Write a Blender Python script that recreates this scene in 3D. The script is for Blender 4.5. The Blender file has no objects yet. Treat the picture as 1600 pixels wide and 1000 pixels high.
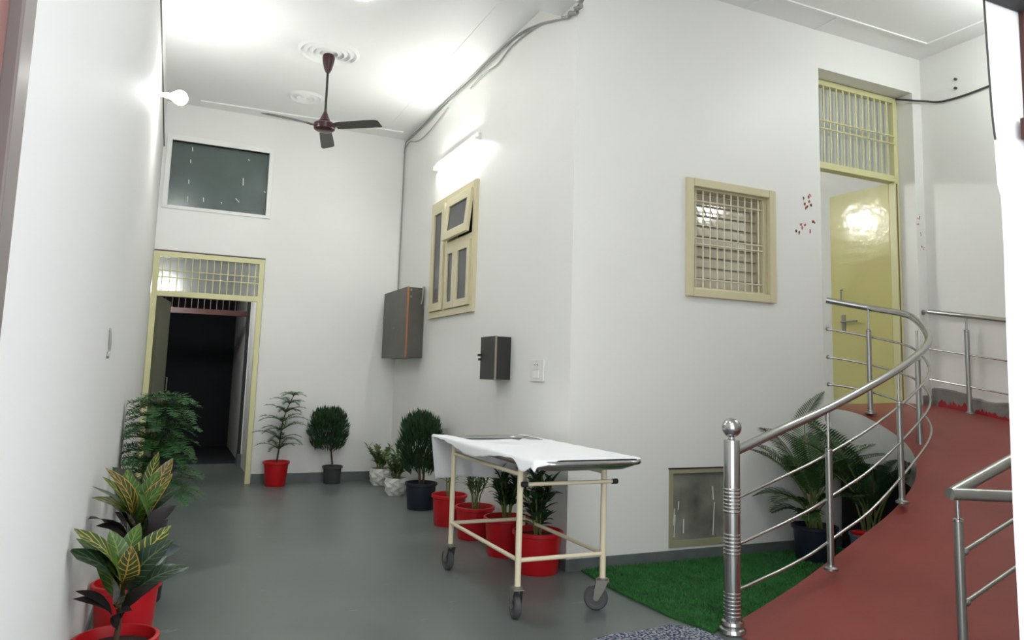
import bpy, math, random
from mathutils import Vector, Matrix
random.seed(7)
R = math.radians
S = bpy.context.scene
COL = S.collection

# ------------------------------------------------------------------ camera
H = 1.3
FPX, PPX, PPY = 1155.0, 800.0, 452.0
def _axes(roll=.0301, pitch=.1163, yaw=.4264):
    cy, sy, cp, sp = math.cos(yaw), math.sin(yaw), math.cos(pitch), math.sin(pitch)
    fwd = Vector((sy*cp, cy*cp, sp)); right = Vector((cy, -sy, 0)); up = right.cross(fwd)
    c, s = math.cos(roll), math.sin(roll)
    return c*right + s*up, -s*right + c*up, fwd
CR, CU, CF = _axes()
CAMP = Vector((0, 0, H))
cd = bpy.data.cameras.new('camera'); cam = bpy.data.objects.new('camera', cd); COL.objects.link(cam)
cam.matrix_world = Matrix(((CR.x, CU.x, -CF.x, 0), (CR.y, CU.y, -CF.y, 0), (CR.z, CU.z, -CF.z, H), (0, 0, 0, 1)))
cd.sensor_width = 36; cd.lens = 36*FPX/1600; cd.shift_y = -48/1600; cd.clip_start = .05
S.camera = cam
def at(x, y, ax, v):
    """the point of the plane ax = v on the sight line of photo pixel (x, y)"""
    d = CR*((x-PPX)/FPX) - CU*((y-PPY)/FPX) + CF
    i = 'XYZ'.index(ax); t = (v-CAMP[i])/d[i]
    return CAMP + d*t

# ------------------------------------------------------------------ world, exposure
S.view_settings.view_transform = 'Standard'; S.view_settings.look = 'None'
S.view_settings.gamma = 1; S.view_settings.use_curve_mapping = False
S.view_settings.exposure = 1.7
w = bpy.data.worlds.new('world'); S.world = w; w.use_nodes = True
w.node_tree.nodes['Background'].inputs[0].default_value = (.93, .95, 1, 1)
w.node_tree.nodes['Background'].inputs[1].default_value = 0.9
E_TUBE, E_BULB, E_CEIL, E_PORCHFILL, E_ROOM = 34, 62, 20, 11, 90

# ------------------------------------------------------------------ materials
MATS = {}
def mat(name, col, rough=.5, metal=0, bump=0, bscale=40, var=0, vscale=3, emit=None, estr=0, spec=.5, coat=0, trans=0, ior=1.45):
    m = bpy.data.materials.new(name); m.use_nodes = True
    n = m.node_tree.nodes; l = m.node_tree.links; b = n['Principled BSDF']
    b.inputs['Base Color'].default_value = (*col, 1); b.inputs['Roughness'].default_value = rough
    b.inputs['Metallic'].default_value = metal; b.inputs['Specular IOR Level'].default_value = spec
    b.inputs['Coat Weight'].default_value = coat; b.inputs['Transmission Weight'].default_value = trans; b.inputs['IOR'].default_value = ior
    if emit: b.inputs['Emission Color'].default_value = (*emit, 1); b.inputs['Emission Strength'].default_value = estr
    tc = n.new('ShaderNodeTexCoord')
    if var:
        t = n.new('ShaderNodeTexNoise'); t.inputs['Scale'].default_value = vscale; t.inputs['Detail'].default_value = 5
        l.new(tc.outputs['Object'], t.inputs['Vector'])
        r = n.new('ShaderNodeValToRGB'); r.color_ramp.elements[0].position = .3; r.color_ramp.elements[1].position = .7
        r.color_ramp.elements[0].color = (*[c*(1-var) for c in col], 1); r.color_ramp.elements[1].color = (*[min(1, c*(1+var)) for c in col], 1)
        l.new(t.outputs['Fac'], r.inputs[0]); l.new(r.outputs[0], b.inputs['Base Color'])
    if bump:
        t = n.new('ShaderNodeTexNoise'); t.inputs['Scale'].default_value = bscale; t.inputs['Detail'].default_value = 3
        l.new(tc.outputs['Object'], t.inputs['Vector'])
        bp = n.new('ShaderNodeBump'); bp.inputs['Strength'].default_value = bump; bp.inputs['Distance'].default_value = .01
        l.new(t.outputs['Fac'], bp.inputs['Height']); l.new(bp.outputs[0], b.inputs['Normal'])
    MATS[name] = m; return m
def N(m): return m.node_tree.nodes, m.node_tree.links, m.node_tree.nodes['Principled BSDF']

M_WALL = mat('white wall paint', (.80, .80, .765), .42, bump=.03, bscale=9, var=.012, vscale=1.5)
M_WALLG = mat('white enamel wall paint', (.74, .74, .72), .6, spec=.2, bump=.03, bscale=5, var=.01, vscale=1.2)
M_CEIL = mat('white ceiling paint', (.87, .88, .86), .5, bump=.02, bscale=6)
M_PLAST = mat('white plaster', (.84, .84, .82), .6)
M_FLOOR = mat('grey epoxy floor', (.135, .157, .147), .34, bump=.04, bscale=7)
n, l, b = N(M_FLOOR)
tc = n.new('ShaderNodeTexCoord')
t1 = n.new('ShaderNodeTexNoise'); t1.inputs['Scale'].default_value = 1.6; t1.inputs['Detail'].default_value = 6; l.new(tc.outputs['Object'], t1.inputs['Vector'])
rp = n.new('ShaderNodeValToRGB'); rp.color_ramp.elements[0].position = .32; rp.color_ramp.elements[1].position = .68
rp.color_ramp.elements[0].color = (.108, .128, .12, 1); rp.color_ramp.elements[1].color = (.150, .172, .162, 1)
l.new(t1.outputs['Fac'], rp.inputs[0])
mp = n.new('ShaderNodeMapping'); mp.inputs['Scale'].default_value = (1.6, 6, 1); mp.inputs['Rotation'].default_value = (0, 0, .5); l.new(tc.outputs['Object'], mp.inputs['Vector'])
t2 = n.new('ShaderNodeTexNoise'); t2.inputs['Scale'].default_value = 2.4; t2.inputs['Detail'].default_value = 4; t2.inputs['Roughness'].default_value = .65; l.new(mp.outputs[0], t2.inputs['Vector'])
r2 = n.new('ShaderNodeValToRGB'); r2.color_ramp.elements[0].position = .67; r2.color_ramp.elements[1].position = .74
l.new(t2.outputs['Fac'], r2.inputs[0])
mx = n.new('ShaderNodeMix'); mx.data_type = 'RGBA'; l.new(r2.outputs[0], mx.inputs['Factor']); l.new(rp.outputs[0], mx.inputs[6]); mx.inputs[7].default_value = (.30, .32, .30, 1)
l.new(mx.outputs[2], b.inputs['Base Color'])
rr = n.new('ShaderNodeMapRange'); rr.inputs[3].default_value = .24; rr.inputs[4].default_value = .46; l.new(t1.outputs['Fac'], rr.inputs[0]); l.new(rr.outputs[0], b.inputs['Roughness'])
M_SKIRT = mat('grey skirting paint', (.12, .14, .135), .4, var=.15, vscale=9)
M_CEMENT = mat('rough grey cement', (.22, .21, .19), .85, bump=.5, bscale=25, var=.3, vscale=8)
M_RED = mat('red ramp paint', (.25, .050, .040), .42, bump=.05, bscale=30, var=.14, vscale=2.2)
M_REDEDGE = mat('fresh red paint', (.32, .012, .02), .4)
M_GREEN = mat('green artificial turf', (.02, .12, .022), .9, bump=.8, bscale=220, var=.35, vscale=7)
M_CREAM = mat('cream enamel', (.70, .62, .38), .3, bump=.02, bscale=12)
M_TROL = mat('ivory enamel', (.78, .70, .50), .32)
M_FRAME = mat('pale yellow frame paint', (.66, .64, .35), .35)
M_WINF = mat('beige window paint', (.64, .58, .38), .3)
M_DOORY = mat('yellow door enamel', (.60, .56, .24), .12, bump=.22, bscale=9)
M_OLIVE = mat('dull olive door paint', (.09, .09, .05), .5)
M_STEEL = mat('polished stainless steel', (.50, .50, .49), .2, metal=1)
M_STEEL2 = mat('brushed stainless steel', (.42, .42, .40), .33, metal=1)
M_SHEET = mat('white cotton sheet', (.86, .87, .88), .85, bump=.12, bscale=60)
M_BLACK = mat('black rubber', (.02, .02, .02), .6)
M_RUBBER = mat('grey rubber tyre', (.07, .07, .075), .6)
M_HUB = mat('grey plastic hub', (.27, .27, .28), .45)
M_BRACK = mat('galvanised bracket', (.24, .23, .20), .45, metal=.5)
M_POTR = mat('red plastic pot', (.50, .006, .012), .38)
M_POTD = mat('dark blue plastic pot', (.012, .017, .028), .45)
M_POTG = mat('dark grey plastic pot', (.045, .048, .05), .5)
M_POTW = mat('white faceted pot', (.66, .66, .63), .4)
M_SOIL = mat('dark soil', (.03, .018, .012), .95, bump=.8, bscale=60)
M_BOXB = mat('grey brown metal box', (.085, .078, .064), .45, var=.12, vscale=6)
M_BOXK = mat('black metal box', (.022, .02, .019), .4)
M_RUST = mat('rusty edge', (.30, .13, .06), .7)
M_FAN = mat('maroon brown fan enamel', (.045, .014, .014), .28)
M_FANB = mat('dark brown fan blade', (.022, .018, .018), .3)
M_CABLE = mat('grey cable', (.33, .33, .31), .7)
M_CABLED = mat('dark cable', (.06, .06, .055), .7)
M_BARK = mat('brown bark', (.07, .045, .025), .9)
M_STEMG = mat('green stem', (.14, .18, .05), .6)
M_LEAFD = mat('dark green foliage', (.018, .055, .016), .6, var=.4, vscale=14)
M_LEAFM = mat('mid green foliage', (.030, .082, .018), .5, var=.35, vscale=14)
M_LEAFB = mat('fern green foliage', (.026, .10, .020), .55, var=.3, vscale=12)
M_LEAFL = mat('pale edged foliage', (.10, .17, .05), .5, var=.5, vscale=40)
M_LEAFK = mat('dull purple foliage', (.022, .017, .018), .5, var=.4, vscale=10)
M_GLASSD = mat('dusty dark glass', (.075, .105, .095), .22, var=.12, vscale=2.5)
M_GLASSG = mat('grey window glass', (.05, .052, .058), .2, var=.1, vscale=2)
M_GLASSF = mat('frosted grey glass', (.33, .33, .31), .2, bump=.1, bscale=6)
M_DUST = mat('dusty hatch glass', (.20, .20, .165), .25, var=.45, vscale=4)
M_DARK = mat('unlit interior shade', (.012, .014, .017), .8)  # deep shade of the unlit passage put into the surface colour
M_BROWN = mat('dark brown wood', (.06, .018, .014), .45)
M_GREYW = mat('grey brown frame paint', (.17, .14, .13), .35)
M_PINK = mat('red painted leaf', (.30, .12, .105), .25, coat=.3)
M_PLASTIC = mat('white switch plastic', (.74, .74, .70), .35)
M_SCR = mat('white scratch', (.75, .76, .74), .7)
M_TUBE = mat('lit tube', (1, 1, 1), emit=(1, 1, .97), estr=E_TUBE)
M_BULB = mat('lit bulb', (1, 1, 1), emit=(1, 1, .98), estr=E_BULB)
M_DISC = mat('lit ceiling lamp', (1, 1, 1), emit=(.97, 1, .99), estr=E_CEIL)
M_PORCHFILL = mat('added porch fill', (1, 1, 1), emit=(.97, .98, 1), estr=E_PORCHFILL)
M_ROOM = mat('lit room lamp', (1, 1, 1), emit=(1, 1, .98), estr=E_ROOM)
M_MAT = mat('speckled doormat', (.1, .13, .2), .95, bump=1, bscale=120)
n, l, b = N(M_MAT)
tc = n.new('ShaderNodeTexCoord'); t = n.new('ShaderNodeTexNoise'); t.inputs['Scale'].default_value = 75; t.inputs['Detail'].default_value = 2
r = n.new('ShaderNodeValToRGB'); r.color_ramp.elements[0].position = .45; r.color_ramp.elements[1].position = .58
r.color_ramp.elements[0].color = (.035, .055, .12, 1); r.color_ramp.elements[1].color = (.42, .44, .46, 1)
l.new(tc.outputs['Object'], t.inputs['Vector']); l.new(t.outputs['Fac'], r.inputs[0]); l.new(r.outputs[0], b.inputs['Base Color'])
def croton_mat(name, green, yellow, k=1.0, edge=False):
    m = mat(name, green, .28); n, l, b = N(m)
    uv = n.new('ShaderNodeUVMap'); sp = n.new('ShaderNodeSeparateXYZ'); l.new(uv.outputs[0], sp.inputs[0])
    def mth(op, a, b2=None, c=None):
        q = n.new('ShaderNodeMath'); q.operation = op
        for i, x in enumerate((a, b2, c)):
            if x is None: continue
            if isinstance(x, (int, float)): q.inputs[i].default_value = x
            else: l.new(x, q.inputs[i])
        return q.outputs[0]
    au = mth('ABSOLUTE', mth('SUBTRACT', sp.outputs[0], .5))            # 0 mid .. .5 edge
    mid = mth('LESS_THAN', au, .035)
    ph = mth('FRACT', mth('SUBTRACT', mth('MULTIPLY', sp.outputs[1], 9.0), mth('MULTIPLY', au, 3.2)))
    dist = mth('ABSOLUTE', mth('SUBTRACT', ph, .5))
    tn = n.new('ShaderNodeTexNoise'); tn.inputs['Scale'].default_value = 14; tco = n.new('ShaderNodeTexCoord'); l.new(tco.outputs['Object'], tn.inputs['Vector'])
    side = mth('LESS_THAN', dist, mth('MULTIPLY', tn.outputs['Fac'], .19*k))
    v = mth('MAXIMUM', mid, side)
    if edge: v = mth('MAXIMUM', v, mth('GREATER_THAN', au, .44))
    mx = n.new('ShaderNodeMix'); mx.data_type = 'RGBA'; l.new(v, mx.inputs['Factor'])
    mx.inputs[6].default_value = (*green, 1); mx.inputs[7].default_value = (*yellow, 1)
    l.new(mx.outputs[2], b.inputs['Base Color']); return m
M_CR1 = croton_mat('croton leaf yellow veins', (.030, .060, .012), (.36, .33, .045))
M_CR2 = croton_mat('croton leaf green', (.045, .10, .018), (.15, .22, .035), .8)
M_CR3 = croton_mat('croton leaf dark', (.014, .030, .016), (.07, .11, .045), .5)
M_CR4 = croton_mat('croton leaf orange edged', (.035, .055, .014), (.36, .22, .035), 1.0, True)

# ------------------------------------------------------------------ mesh builder
class MB:
    def __init__(s): s.v = []; s.f = []; s.uv = []; s.m = []; s.mi = 0
    def add(s, vs, fs, uvs=None):
        o = len(s.v); s.v += [tuple(p) for p in vs]
        for k, f in enumerate(fs):
            s.f.append(tuple(i+o for i in f)); s.m.append(s.mi)
            s.uv.append([uvs[i] for i in f] if uvs else [(0, 0)]*len(f))
        return s
    def box(s, c, d, rot=None):
        x, y, z = d[0]/2, d[1]/2, d[2]/2
        vs = [Vector((a*x, b*y, c2*z)) for a in (-1, 1) for b in (-1, 1) for c2 in (-1, 1)]
        if rot is not None: vs = [rot @ q for q in vs]
        vs = [q+Vector(c) for q in vs]
        return s.add(vs, [(0, 1, 3, 2), (4, 6, 7, 5), (0, 4, 5, 1), (2, 3, 7, 6), (0, 2, 6, 4), (1, 5, 7, 3)])
    def b2(s, a, b):  # box from two corners
        return s.box([(a[i]+b[i])/2 for i in range(3)], [abs(b[i]-a[i]) for i in range(3)])
    def tube(s, pts, r, n=10, cap=True):
        pts = [Vector(p) for p in pts]; k = len(pts)
        rs = r if isinstance(r, (list, tuple)) else [r]*k
        t0 = (pts[1]-pts[0]).normalized(); u = t0.orthogonal().normalized()
        vs = []
        for i in range(k):
            t = (pts[min(i+1, k-1)]-pts[max(i-1, 0)]).normalized()
            u = (u-t*u.dot(t)).normalized(); w_ = t.cross(u)
            for j in range(n):
                a = 2*math.pi*j/n; vs.append(pts[i]+(u*math.cos(a)+w_*math.sin(a))*rs[i])
        fs = [(i*n+j, i*n+(j+1) % n, (i+1)*n+(j+1) % n, (i+1)*n+j) for i in range(k-1) for j in range(n)]
        if cap: fs += [tuple(range(n))[::-1], tuple((k-1)*n+j for j in range(n))]
        return s.add(vs, fs)
    def lathe(s, prof, c=(0, 0, 0), n=32, axis=None):
        vs = []; k = len(prof)
        for r, z in prof:
            for j in range(n):
                a = 2*math.pi*j/n; p = Vector((r*math.cos(a), r*math.sin(a), z))
                if axis is not None: p = axis @ p
                vs.append(p+Vector(c))
        fs = [(i*n+j, i*n+(j+1) % n, (i+1)*n+(j+1) % n, (i+1)*n+j) for i in range(k-1) for j in range(n)]
        fs += [tuple(range(n))[::-1], tuple((k-1)*n+j for j in range(n))]
        return s.add(vs, fs)
    def sphere(s, c, r, n=20, m=12, sz=1):
        return s.lathe([(max(1e-4, r*math.sin(math.pi*i/m)), -r*sz*math.cos(math.pi*i/m)) for i in range(m+1)], c, n)
    def prism(s, poly, z0, z1):  # poly in XY, z may be function
        k = len(poly); f0 = z0 if callable(z0) else (lambda x, y: z0); f1 = z1 if callable(z1) else (lambda x, y: z1)
        vs = [(x, y, f0(x, y)) for x, y in poly]+[(x, y, f1(x, y)) for x, y in poly]
        return s.add(vs, [tuple(range(k))[::-1], tuple(range(k, 2*k))]+[(i, (i+1) % k, k+(i+1) % k, k+i) for i in range(k)])
    def leaf(s, base, tip, width, up=(0, 0, 1), bow=.15, fold=.25, segs=6, shape=1.0, tipp=.9):
        base = Vector(base); tip = Vector(tip); d = tip-base; L = d.length; dn = d.normalized()
        side = dn.cross(Vector(up))
        side = side.normalized() if side.length > 1e-4 else dn.orthogonal().normalized()
        nn = side.cross(dn).normalized()
        vs = []; uvs = []
        for i in range(segs+1):
            t = i/segs; c = base+d*t+nn*(bow*L*math.sin(math.pi*t))
            wd = width*.5*(math.sin(math.pi*min(1, t**shape))**tipp if 0 < t < 1 else .04)
            for q in (-1, 0, 1):
                vs.append(c+side*q*wd+nn*(abs(q)*wd*fold)); uvs.append(((q+1)/2, t))
        fs = []
        for i in range(segs):
            a = i*3; fs += [(a, a+1, a+4, a+3), (a+1, a+2, a+5, a+4)]
        return s.add(vs, fs, uvs)
    def build(s, name, m, parent=None, smooth=False, bevel=0, loc=None, sharp=None):
        me = bpy.data.meshes.new(name); me.from_pydata(s.v, [], s.f)
        for q in (m if isinstance(m, (list, tuple)) else [m]): me.materials.append(q)
        ul = me.uv_layers.new(name='UVMap')
        flat = [c for f in s.uv for q in f for c in q]; ul.data.foreach_set('uv', flat)
        me.polygons.foreach_set('material_index', s.m)
        if smooth: me.polygons.foreach_set('use_smooth', [True]*len(me.polygons))
        me.update()
        if smooth:
            try: me.set_sharp_from_angle(angle=R(sharp or 40))
            except Exception: pass
        o = bpy.data.objects.new(name, me); COL.objects.link(o)
        if parent is not None: o.parent = parent
        if bevel:
            bm = o.modifiers.new('bevel', 'BEVEL'); bm.width = bevel; bm.segments = 2; bm.limit_method = 'ANGLE'
        return o
def thing(name, label, cat, loc=(0, 0, 0), rotz=0, group=None):
    o = bpy.data.objects.new(name, None); COL.objects.link(o); o.location = loc; o.rotation_euler = (0, 0, rotz)
    o.empty_display_size = .05
    o['label'] = label; o['category'] = cat
    if group: o['group'] = group
    return o
def tag(o, label, cat, group=None, kind=None):
    o['label'] = label; o['category'] = cat
    if group: o['group'] = group
    if kind: o['kind'] = kind
    return o
def struct(o, label=None):
    o['kind'] = 'structure'
    if label: o['label'] = label
    return o
def sempty(name, loc=(0, 0, 0)):
    o = bpy.data.objects.new(name, None); COL.objects.link(o); o.location = loc; o.empty_display_size = .05; o['kind'] = 'structure'; return o
def rebase(root, loc):
    """put the root of a thing built in world coordinates at loc, parts staying where they are"""
    loc = Vector(loc); root.location = loc
    for ch in root.children: ch.location = ch.location-loc

def wall(name, m, ax, c0, c1, u0, u1, z0, z1, holes=()):
    """box wall between planes ax=c0 and ax=c1 with rectangular openings (u0,u1,z0,z1)"""
    us = sorted({u0, u1, *[q for h in holes for q in h[:2]]}); zs = sorted({z0, z1, *[q for h in holes for q in h[2:]]})
    def P(c, u, z): return (c, u, z) if ax == 'X' else (u, c, z)
    mb = MB()
    def solid(i, j):
        if i < 0 or j < 0 or i >= len(us)-1 or j >= len(zs)-1: return False
        um, zm = (us[i]+us[i+1])/2, (zs[j]+zs[j+1])/2
        return not any(h[0] < um < h[1] and h[2] < zm < h[3] for h in holes)
    for i in range(len(us)-1):
        for j in range(len(zs)-1):
            if not solid(i, j): continue
            a, b_, c, d = us[i], us[i+1], zs[j], zs[j+1]
            for cc in (c0, c1): mb.add([P(cc, a, c), P(cc, b_, c), P(cc, b_, d), P(cc, a, d)], [(0, 1, 2, 3)])
            for (di, dj, e) in ((-1, 0, ((a, c), (a, d))), (1, 0, ((b_, c), (b_, d))), (0, -1, ((a, c), (b_, c))), (0, 1, ((a, d), (b_, d)))):
                if not solid(i+di, j+dj):
                    (p, q), (r_, t_) = e
                    mb.add([P(c0, p, q), P(c1, p, q), P(c1, r_, t_), P(c0, r_, t_)], [(0, 1, 2, 3)])
    return struct(mb.build(name, m))

# ------------------------------------------------------------------ key planes
XL, XT, YA, YB, XR = -.27, 2.52, 4.53, 9.0, 6.23
ZC, ZF = 4.27, 4.385
YP = 1.5
# ------------------------------------------------------------------ setting
struct(MB().b2((-.6, -1.6, -.1), (6.6, 13.5, 0)).build('floor', M_FLOOR))
wall('wall_left', M_WALLG, 'X', XL-.2, XL, YP, 13.3, 0, 4.6)
wall('wall_back', M_WALL, 'Y', YB, YB+.2, XL, XT, 0, ZC+.2, [(XL+.001, .905, -.0, 2.56), (-.18, .872, 3.085, 3.835)])
wall('wall_inner', M_WALL, 'X', XT, XT+.16, YA, YB+.2, 0, 4.6, [(6.37, 7.65, 1.885, 3.14)])
wall('wall_facing', M_WALL, 'Y', YA, YA+.19, XT+.16, XR, 0, 4.6, [(3.52, 4.37, 1.96, 2.845), (3.38, 3.96, .115, .64), (4.92, 6.11, 1.0, 4.04)])
wall('wall_right', M_WALL, 'X', XR, XR+.2, YP, 8.2, 0, 4.6)
wall('wall_entrance', M_PLAST, 'Y', YP, YP+.16, 2.78, XR, 0, 4.6)
struct(MB().b2((XL-.2, YA+.26, ZC), (XT, YB+.2, ZC+.12)).build('ceiling', M_CEIL))
struct(MB().b2((XL-.2, YP-.2, ZF), (XR+.2, YA, ZF+.12)).build('ceiling_front', M_CEIL))
struct(MB().b2((XL, YA, 4.055), (XT, YA+.26, ZF+.1)).build('trim_1', M_CEIL), 'cross beam between the corridor and the front hall')
# plaster pier edge at the entrance, uneven towards the top
o = MB()
edge = [(2.425, 0), (2.415, .9), (2.425, 1.5), (2.432, 1.75), (2.43, 1.93), (2.415, 1.97), (2.405, 2.2), (2.385, 2.6), (2.37, 3.0), (2.37, 4.38)]
vs = [(x, YP-.004, z) for x, z in edge]+[(x+.33, YP+.17, z) for x, z in edge]+[(2.60, YP-.004, z) for x, z in edge]+[(2.80, YP+.17, z) for x, z in edge]
k = len(edge); fs = []
for i in range(k-1): fs += [(i, i+1, k+i+1, k+i), (i, 2*k+i, 2*k+i+1, i+1), (k+i, k+i+1, 3*k+i+1, 3*k+i), (2*k+i, 3*k+i, 3*k+i+1, 2*k+i+1)]
o.add(vs, fs); struct(o.build('wall_pier', M_PLAST), 'bright white plaster pier at the right of the entrance')
struct(MB().b2((2.0, YP-.08, 2.598), (3.9, YP-.01, 2.75)).build('trim_2', M_BLACK), 'dark lintel over the entrance')
o = sempty('door_1'); MB().b2((2.572, YP-.02, 0), (2.70, YP-.006, 2.6)).build('door_frame', M_BROWN, o)
MB().b2((at(1594.5, 200, 'Y', YP-.02).x, YP-.05, at(1597, 218, 'Y', YP-.02).z), (2.64, YP-.0205, at(1597, 186, 'Y', YP-.02).z)).build('hinge', M_BROWN, o)
# left entrance jamb: grey brown frame and a red leaf folded against it
o = sempty('door_2')
MB().b2((XL-.02, 1.36, 0), (XL+.012, 1.455, 2.9)).build('door_frame', M_GREYW, o, bevel=.004)
MB().b2((XL-.05, .7, 0), (XL-.008, 1.358, 2.9)).build('door_panel', M_PINK, o, bevel=.004)
# ---- skirtings
struct(MB().b2((.91, YB-.012, 0), (XT, YB, .105)).build('baseboard_back', M_SKIRT))
struct(MB().b2((XT-.012, YA, 0), (XT, YB-.012, .085)).build('baseboard_inner', M_SKIRT))
struct(MB().b2((XT-.012, YA-.014, 0), (5.2, YA, .08)).build('baseboard_facing', M_SKIRT))
struct(MB().b2((XL, YP, 0), (XL+.008, YB, .085)).build('baseboard_left', M_SKIRT))
# rough cement strip at the foot of the right wall, up on the landing
def zr(y): return 1.165-(4.53-y)*.15
mb = MB(); ys = [3.0+i*.06 for i in range(26)]; vs = []
random.seed(3)
for y in ys:
    h = .125+.02*math.sin(y*9)+random.uniform(-.008, .008); th = .02+random.uniform(0, .012)
    vs += [(XR-.002, y, zr(y)-.1), (XR-th, y, zr(y)-.1), (XR-th, y, zr(y)+h), (XR-.002, y, zr(y)+h+.012)]
mb.add(vs, [(4*i+j, 4*i+j+1, 4*i+j+5, 4*i+j+4) for i in range(len(ys)-1) for j in range(3)])
struct(mb.build('baseboard_right', M_CEMENT), 'rough unpainted cement strip above the red landing')
struct(MB().b2((6.11, YA-.018, 1.1), (XR-.02, YA, 1.235)).build('baseboard_landing', M_CEMENT))
# ---- ceiling mouldings
def strip(name, pts, wd, z, th=.012, label=None, m=M_CEIL):
    mb = MB()
    for a, b_ in zip(pts[:-1], pts[1:]):
        a = Vector((*a, 0)); b_ = Vector((*b_, 0)); d = (b_-a).normalized(); s_ = Vector((-d.y, d.x, 0))*wd/2
        mb.prism([(p.x, p.y) for p in (a-s_, b_-s_, b_+s_, a+s_)], z-th, z+.003)
    return struct(mb.build(name, m), label)
strip('trim_3', [(.075, 8.78), (2.4, 8.70)], .035, ZC, .014, 'raised plaster moulding line along the corridor ceiling end')
strip('trim_4', [(.075, 8.78), (.072, 5.0)], .012, ZC, .005)
strip('trim_5', [(2.19, 8.4), (2.17, 4.9)], .012, ZC, .005)
strip('trim_6', [(-.26, 6.52), (.075, 6.54)], .012, ZC, .005)
strip('trim_7', [(2.7, 4.264), (5.97, 4.264)], .022, ZF, .012, 'raised plaster moulding line on the front ceiling')
strip('trim_8', [(5.97, 4.264), (6.0, 3.0)], .02, ZF, .012)
strip('trim_9', [(4.884, 4.27), (4.886, 4.53)], .01, ZF, .005)
strip('trim_10', [(4.10, 4.27), (4.10, 4.53)], .01, ZF, .005)

# ---- passage beyond the back door
wall('wall_passage_right', M_WALL, 'X', .93, 1.08, YB+.2, 10.6, 0, 2.75)
wall('wall_dark_right', M_WALL, 'X', .93, 1.08, 10.85, 13.3, 0, 2.75)
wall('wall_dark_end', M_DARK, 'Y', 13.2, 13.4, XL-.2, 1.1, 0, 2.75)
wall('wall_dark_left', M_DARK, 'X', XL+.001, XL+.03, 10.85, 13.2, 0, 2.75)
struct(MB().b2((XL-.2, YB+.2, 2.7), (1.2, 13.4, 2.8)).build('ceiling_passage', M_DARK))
struct(MB().b2((XL+.03, 10.9, 0.0), (.93, 13.2, .012)).build('floor_dark', M_DARK))  # near black slab where the passage floor falls into shade
struct(MB().b2((.88, 10.55, 0), (.93, 10.8, .16)).build('baseboard_passage', M_SKIRT))
o = sempty('door_3')   # inner gate far down the passage
MB().b2((.885, 10.62, 0), (.925, 10.70, 2.69)).b2((XL+.03, 10.62, 0), (XL+.1, 10.72, 2.69)).build('door_frame', M_BLACK, o)
MB().b2((XL+.1, 10.63, 1.99), (.885, 10.69, 2.06)).build('lintel', M_BROWN, o)
mb = MB()
for i in range(12): mb.tube([(-.13+i*.078, 10.66, 2.06), (-.13+i*.078, 10.66, 2.68)], .006, 6)
mb.build('grille', M_BROWN, o)

# ---- back door: frame, barred transom, leaf
o = sempty('door_4')
mb = MB()
x0, x1 = XL+.005, .90
yf = YB-.03
for a, b_ in (((x0, 0), (x0+.06, 2.555)), ((x1-.055, 0), (x1, 2.555)), ((x0+.06, 2.06), (x1-.055, 2.12)), ((x0+.06, 2.50), (x1-.055, 2.555))):
    mb.b2((a[0], yf, a[1]), (b_[0], yf+.09, b_[1]))
mb.build('door_frame', M_FRAME, o)
mb = MB()
for i in range(14):
    x = x0+.06+(x1-x0-.115)*(i+.5)/14; mb.tube([(x, yf+.015, 2.12), (x, yf+.015, 2.50)], .006, 6)
for z in (2.27, 2.345): mb.tube([(x0+.05, yf+.008, z), (x1-.05, yf+.008, z)], .006, 6)
mb.build('grille', M_FRAME, o)
MB().b2((x0+.06, yf+.05, 2.12), (x1-.055, yf+.056, 2.50)).build('pane', mat('frosted transom glass', (.62, .64, .62), .38, trans=.75, bump=.1, bscale=8), o)
passage_lamp = True
lf = MB().b2((x0+.062, yf+.03, .01), (x0+.098, yf+.8, 2.055)).build('door_panel', M_OLIVE, o)
lf.location = (x0+.062, yf+.03, 0); lf.rotation_euler = (0, 0, R(-8))
for q in lf.data.vertices: q.co.x -= x0+.062; q.co.y -= yf+.03
MB().tube([(.03, .68, 1.0), (.07, .68, 1.0), (.07, .68, 1.16), (.03, .68, 1.16)], .008, 6).build('door_handle', M_BRACK, lf)
# ---- high window of the back wall
o = sempty('window_1')
mb = MB()
for a, b_ in (((-.235, 3.045), (-.18, 3.895)), ((.872, 3.045), (.925, 3.895)), ((-.18, 3.835), (.872, 3.895)), ((-.18, 3.045), (.872, 3.085))):
    mb.b2((a[0], YB-.022, a[1]), (b_[0], YB+.06, b_[1]))
mb.build('window_frame', M_PLAST, o, bevel=.003)
pn = MB().b2((-.18, YB+.055, 3.085), (.872, YB+.065, 3.835)).build('pane', M_GLASSD, o)
mb = MB()
for (px, py, L, a) in ((301, 233, .05, .1), (298, 252, .04, .1), (295, 284, .05, .05), (293, 311, .07, .05), (318, 312, .05, .1), (380, 284, .09, .05), (371, 313, .06, .8), (389, 250, .02, .3), (415, 300, .02, 1), (346, 317, .02, .2)):
    p = at(px, py, 'Y', YB+.053)
    if p.x > .86: p.x = .85
    mb.box(p, (.008, .002, L), Matrix.Rotation(-a, 3, 'Y'))
mb.build('scratches', M_SCR, pn)
struct(MB().b2((XL+.002, YB-.014, 2.575), (.902, YB+.0, 3.043)).build('trim_11', M_WALL), 'slightly raised plaster panel over the back door')
MBk = MB().b2((XL+.002, YB-.035, 2.562), (.905, YB-.0, 2.572)); struct(MBk.build('trim_12', M_GREYW))

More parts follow.
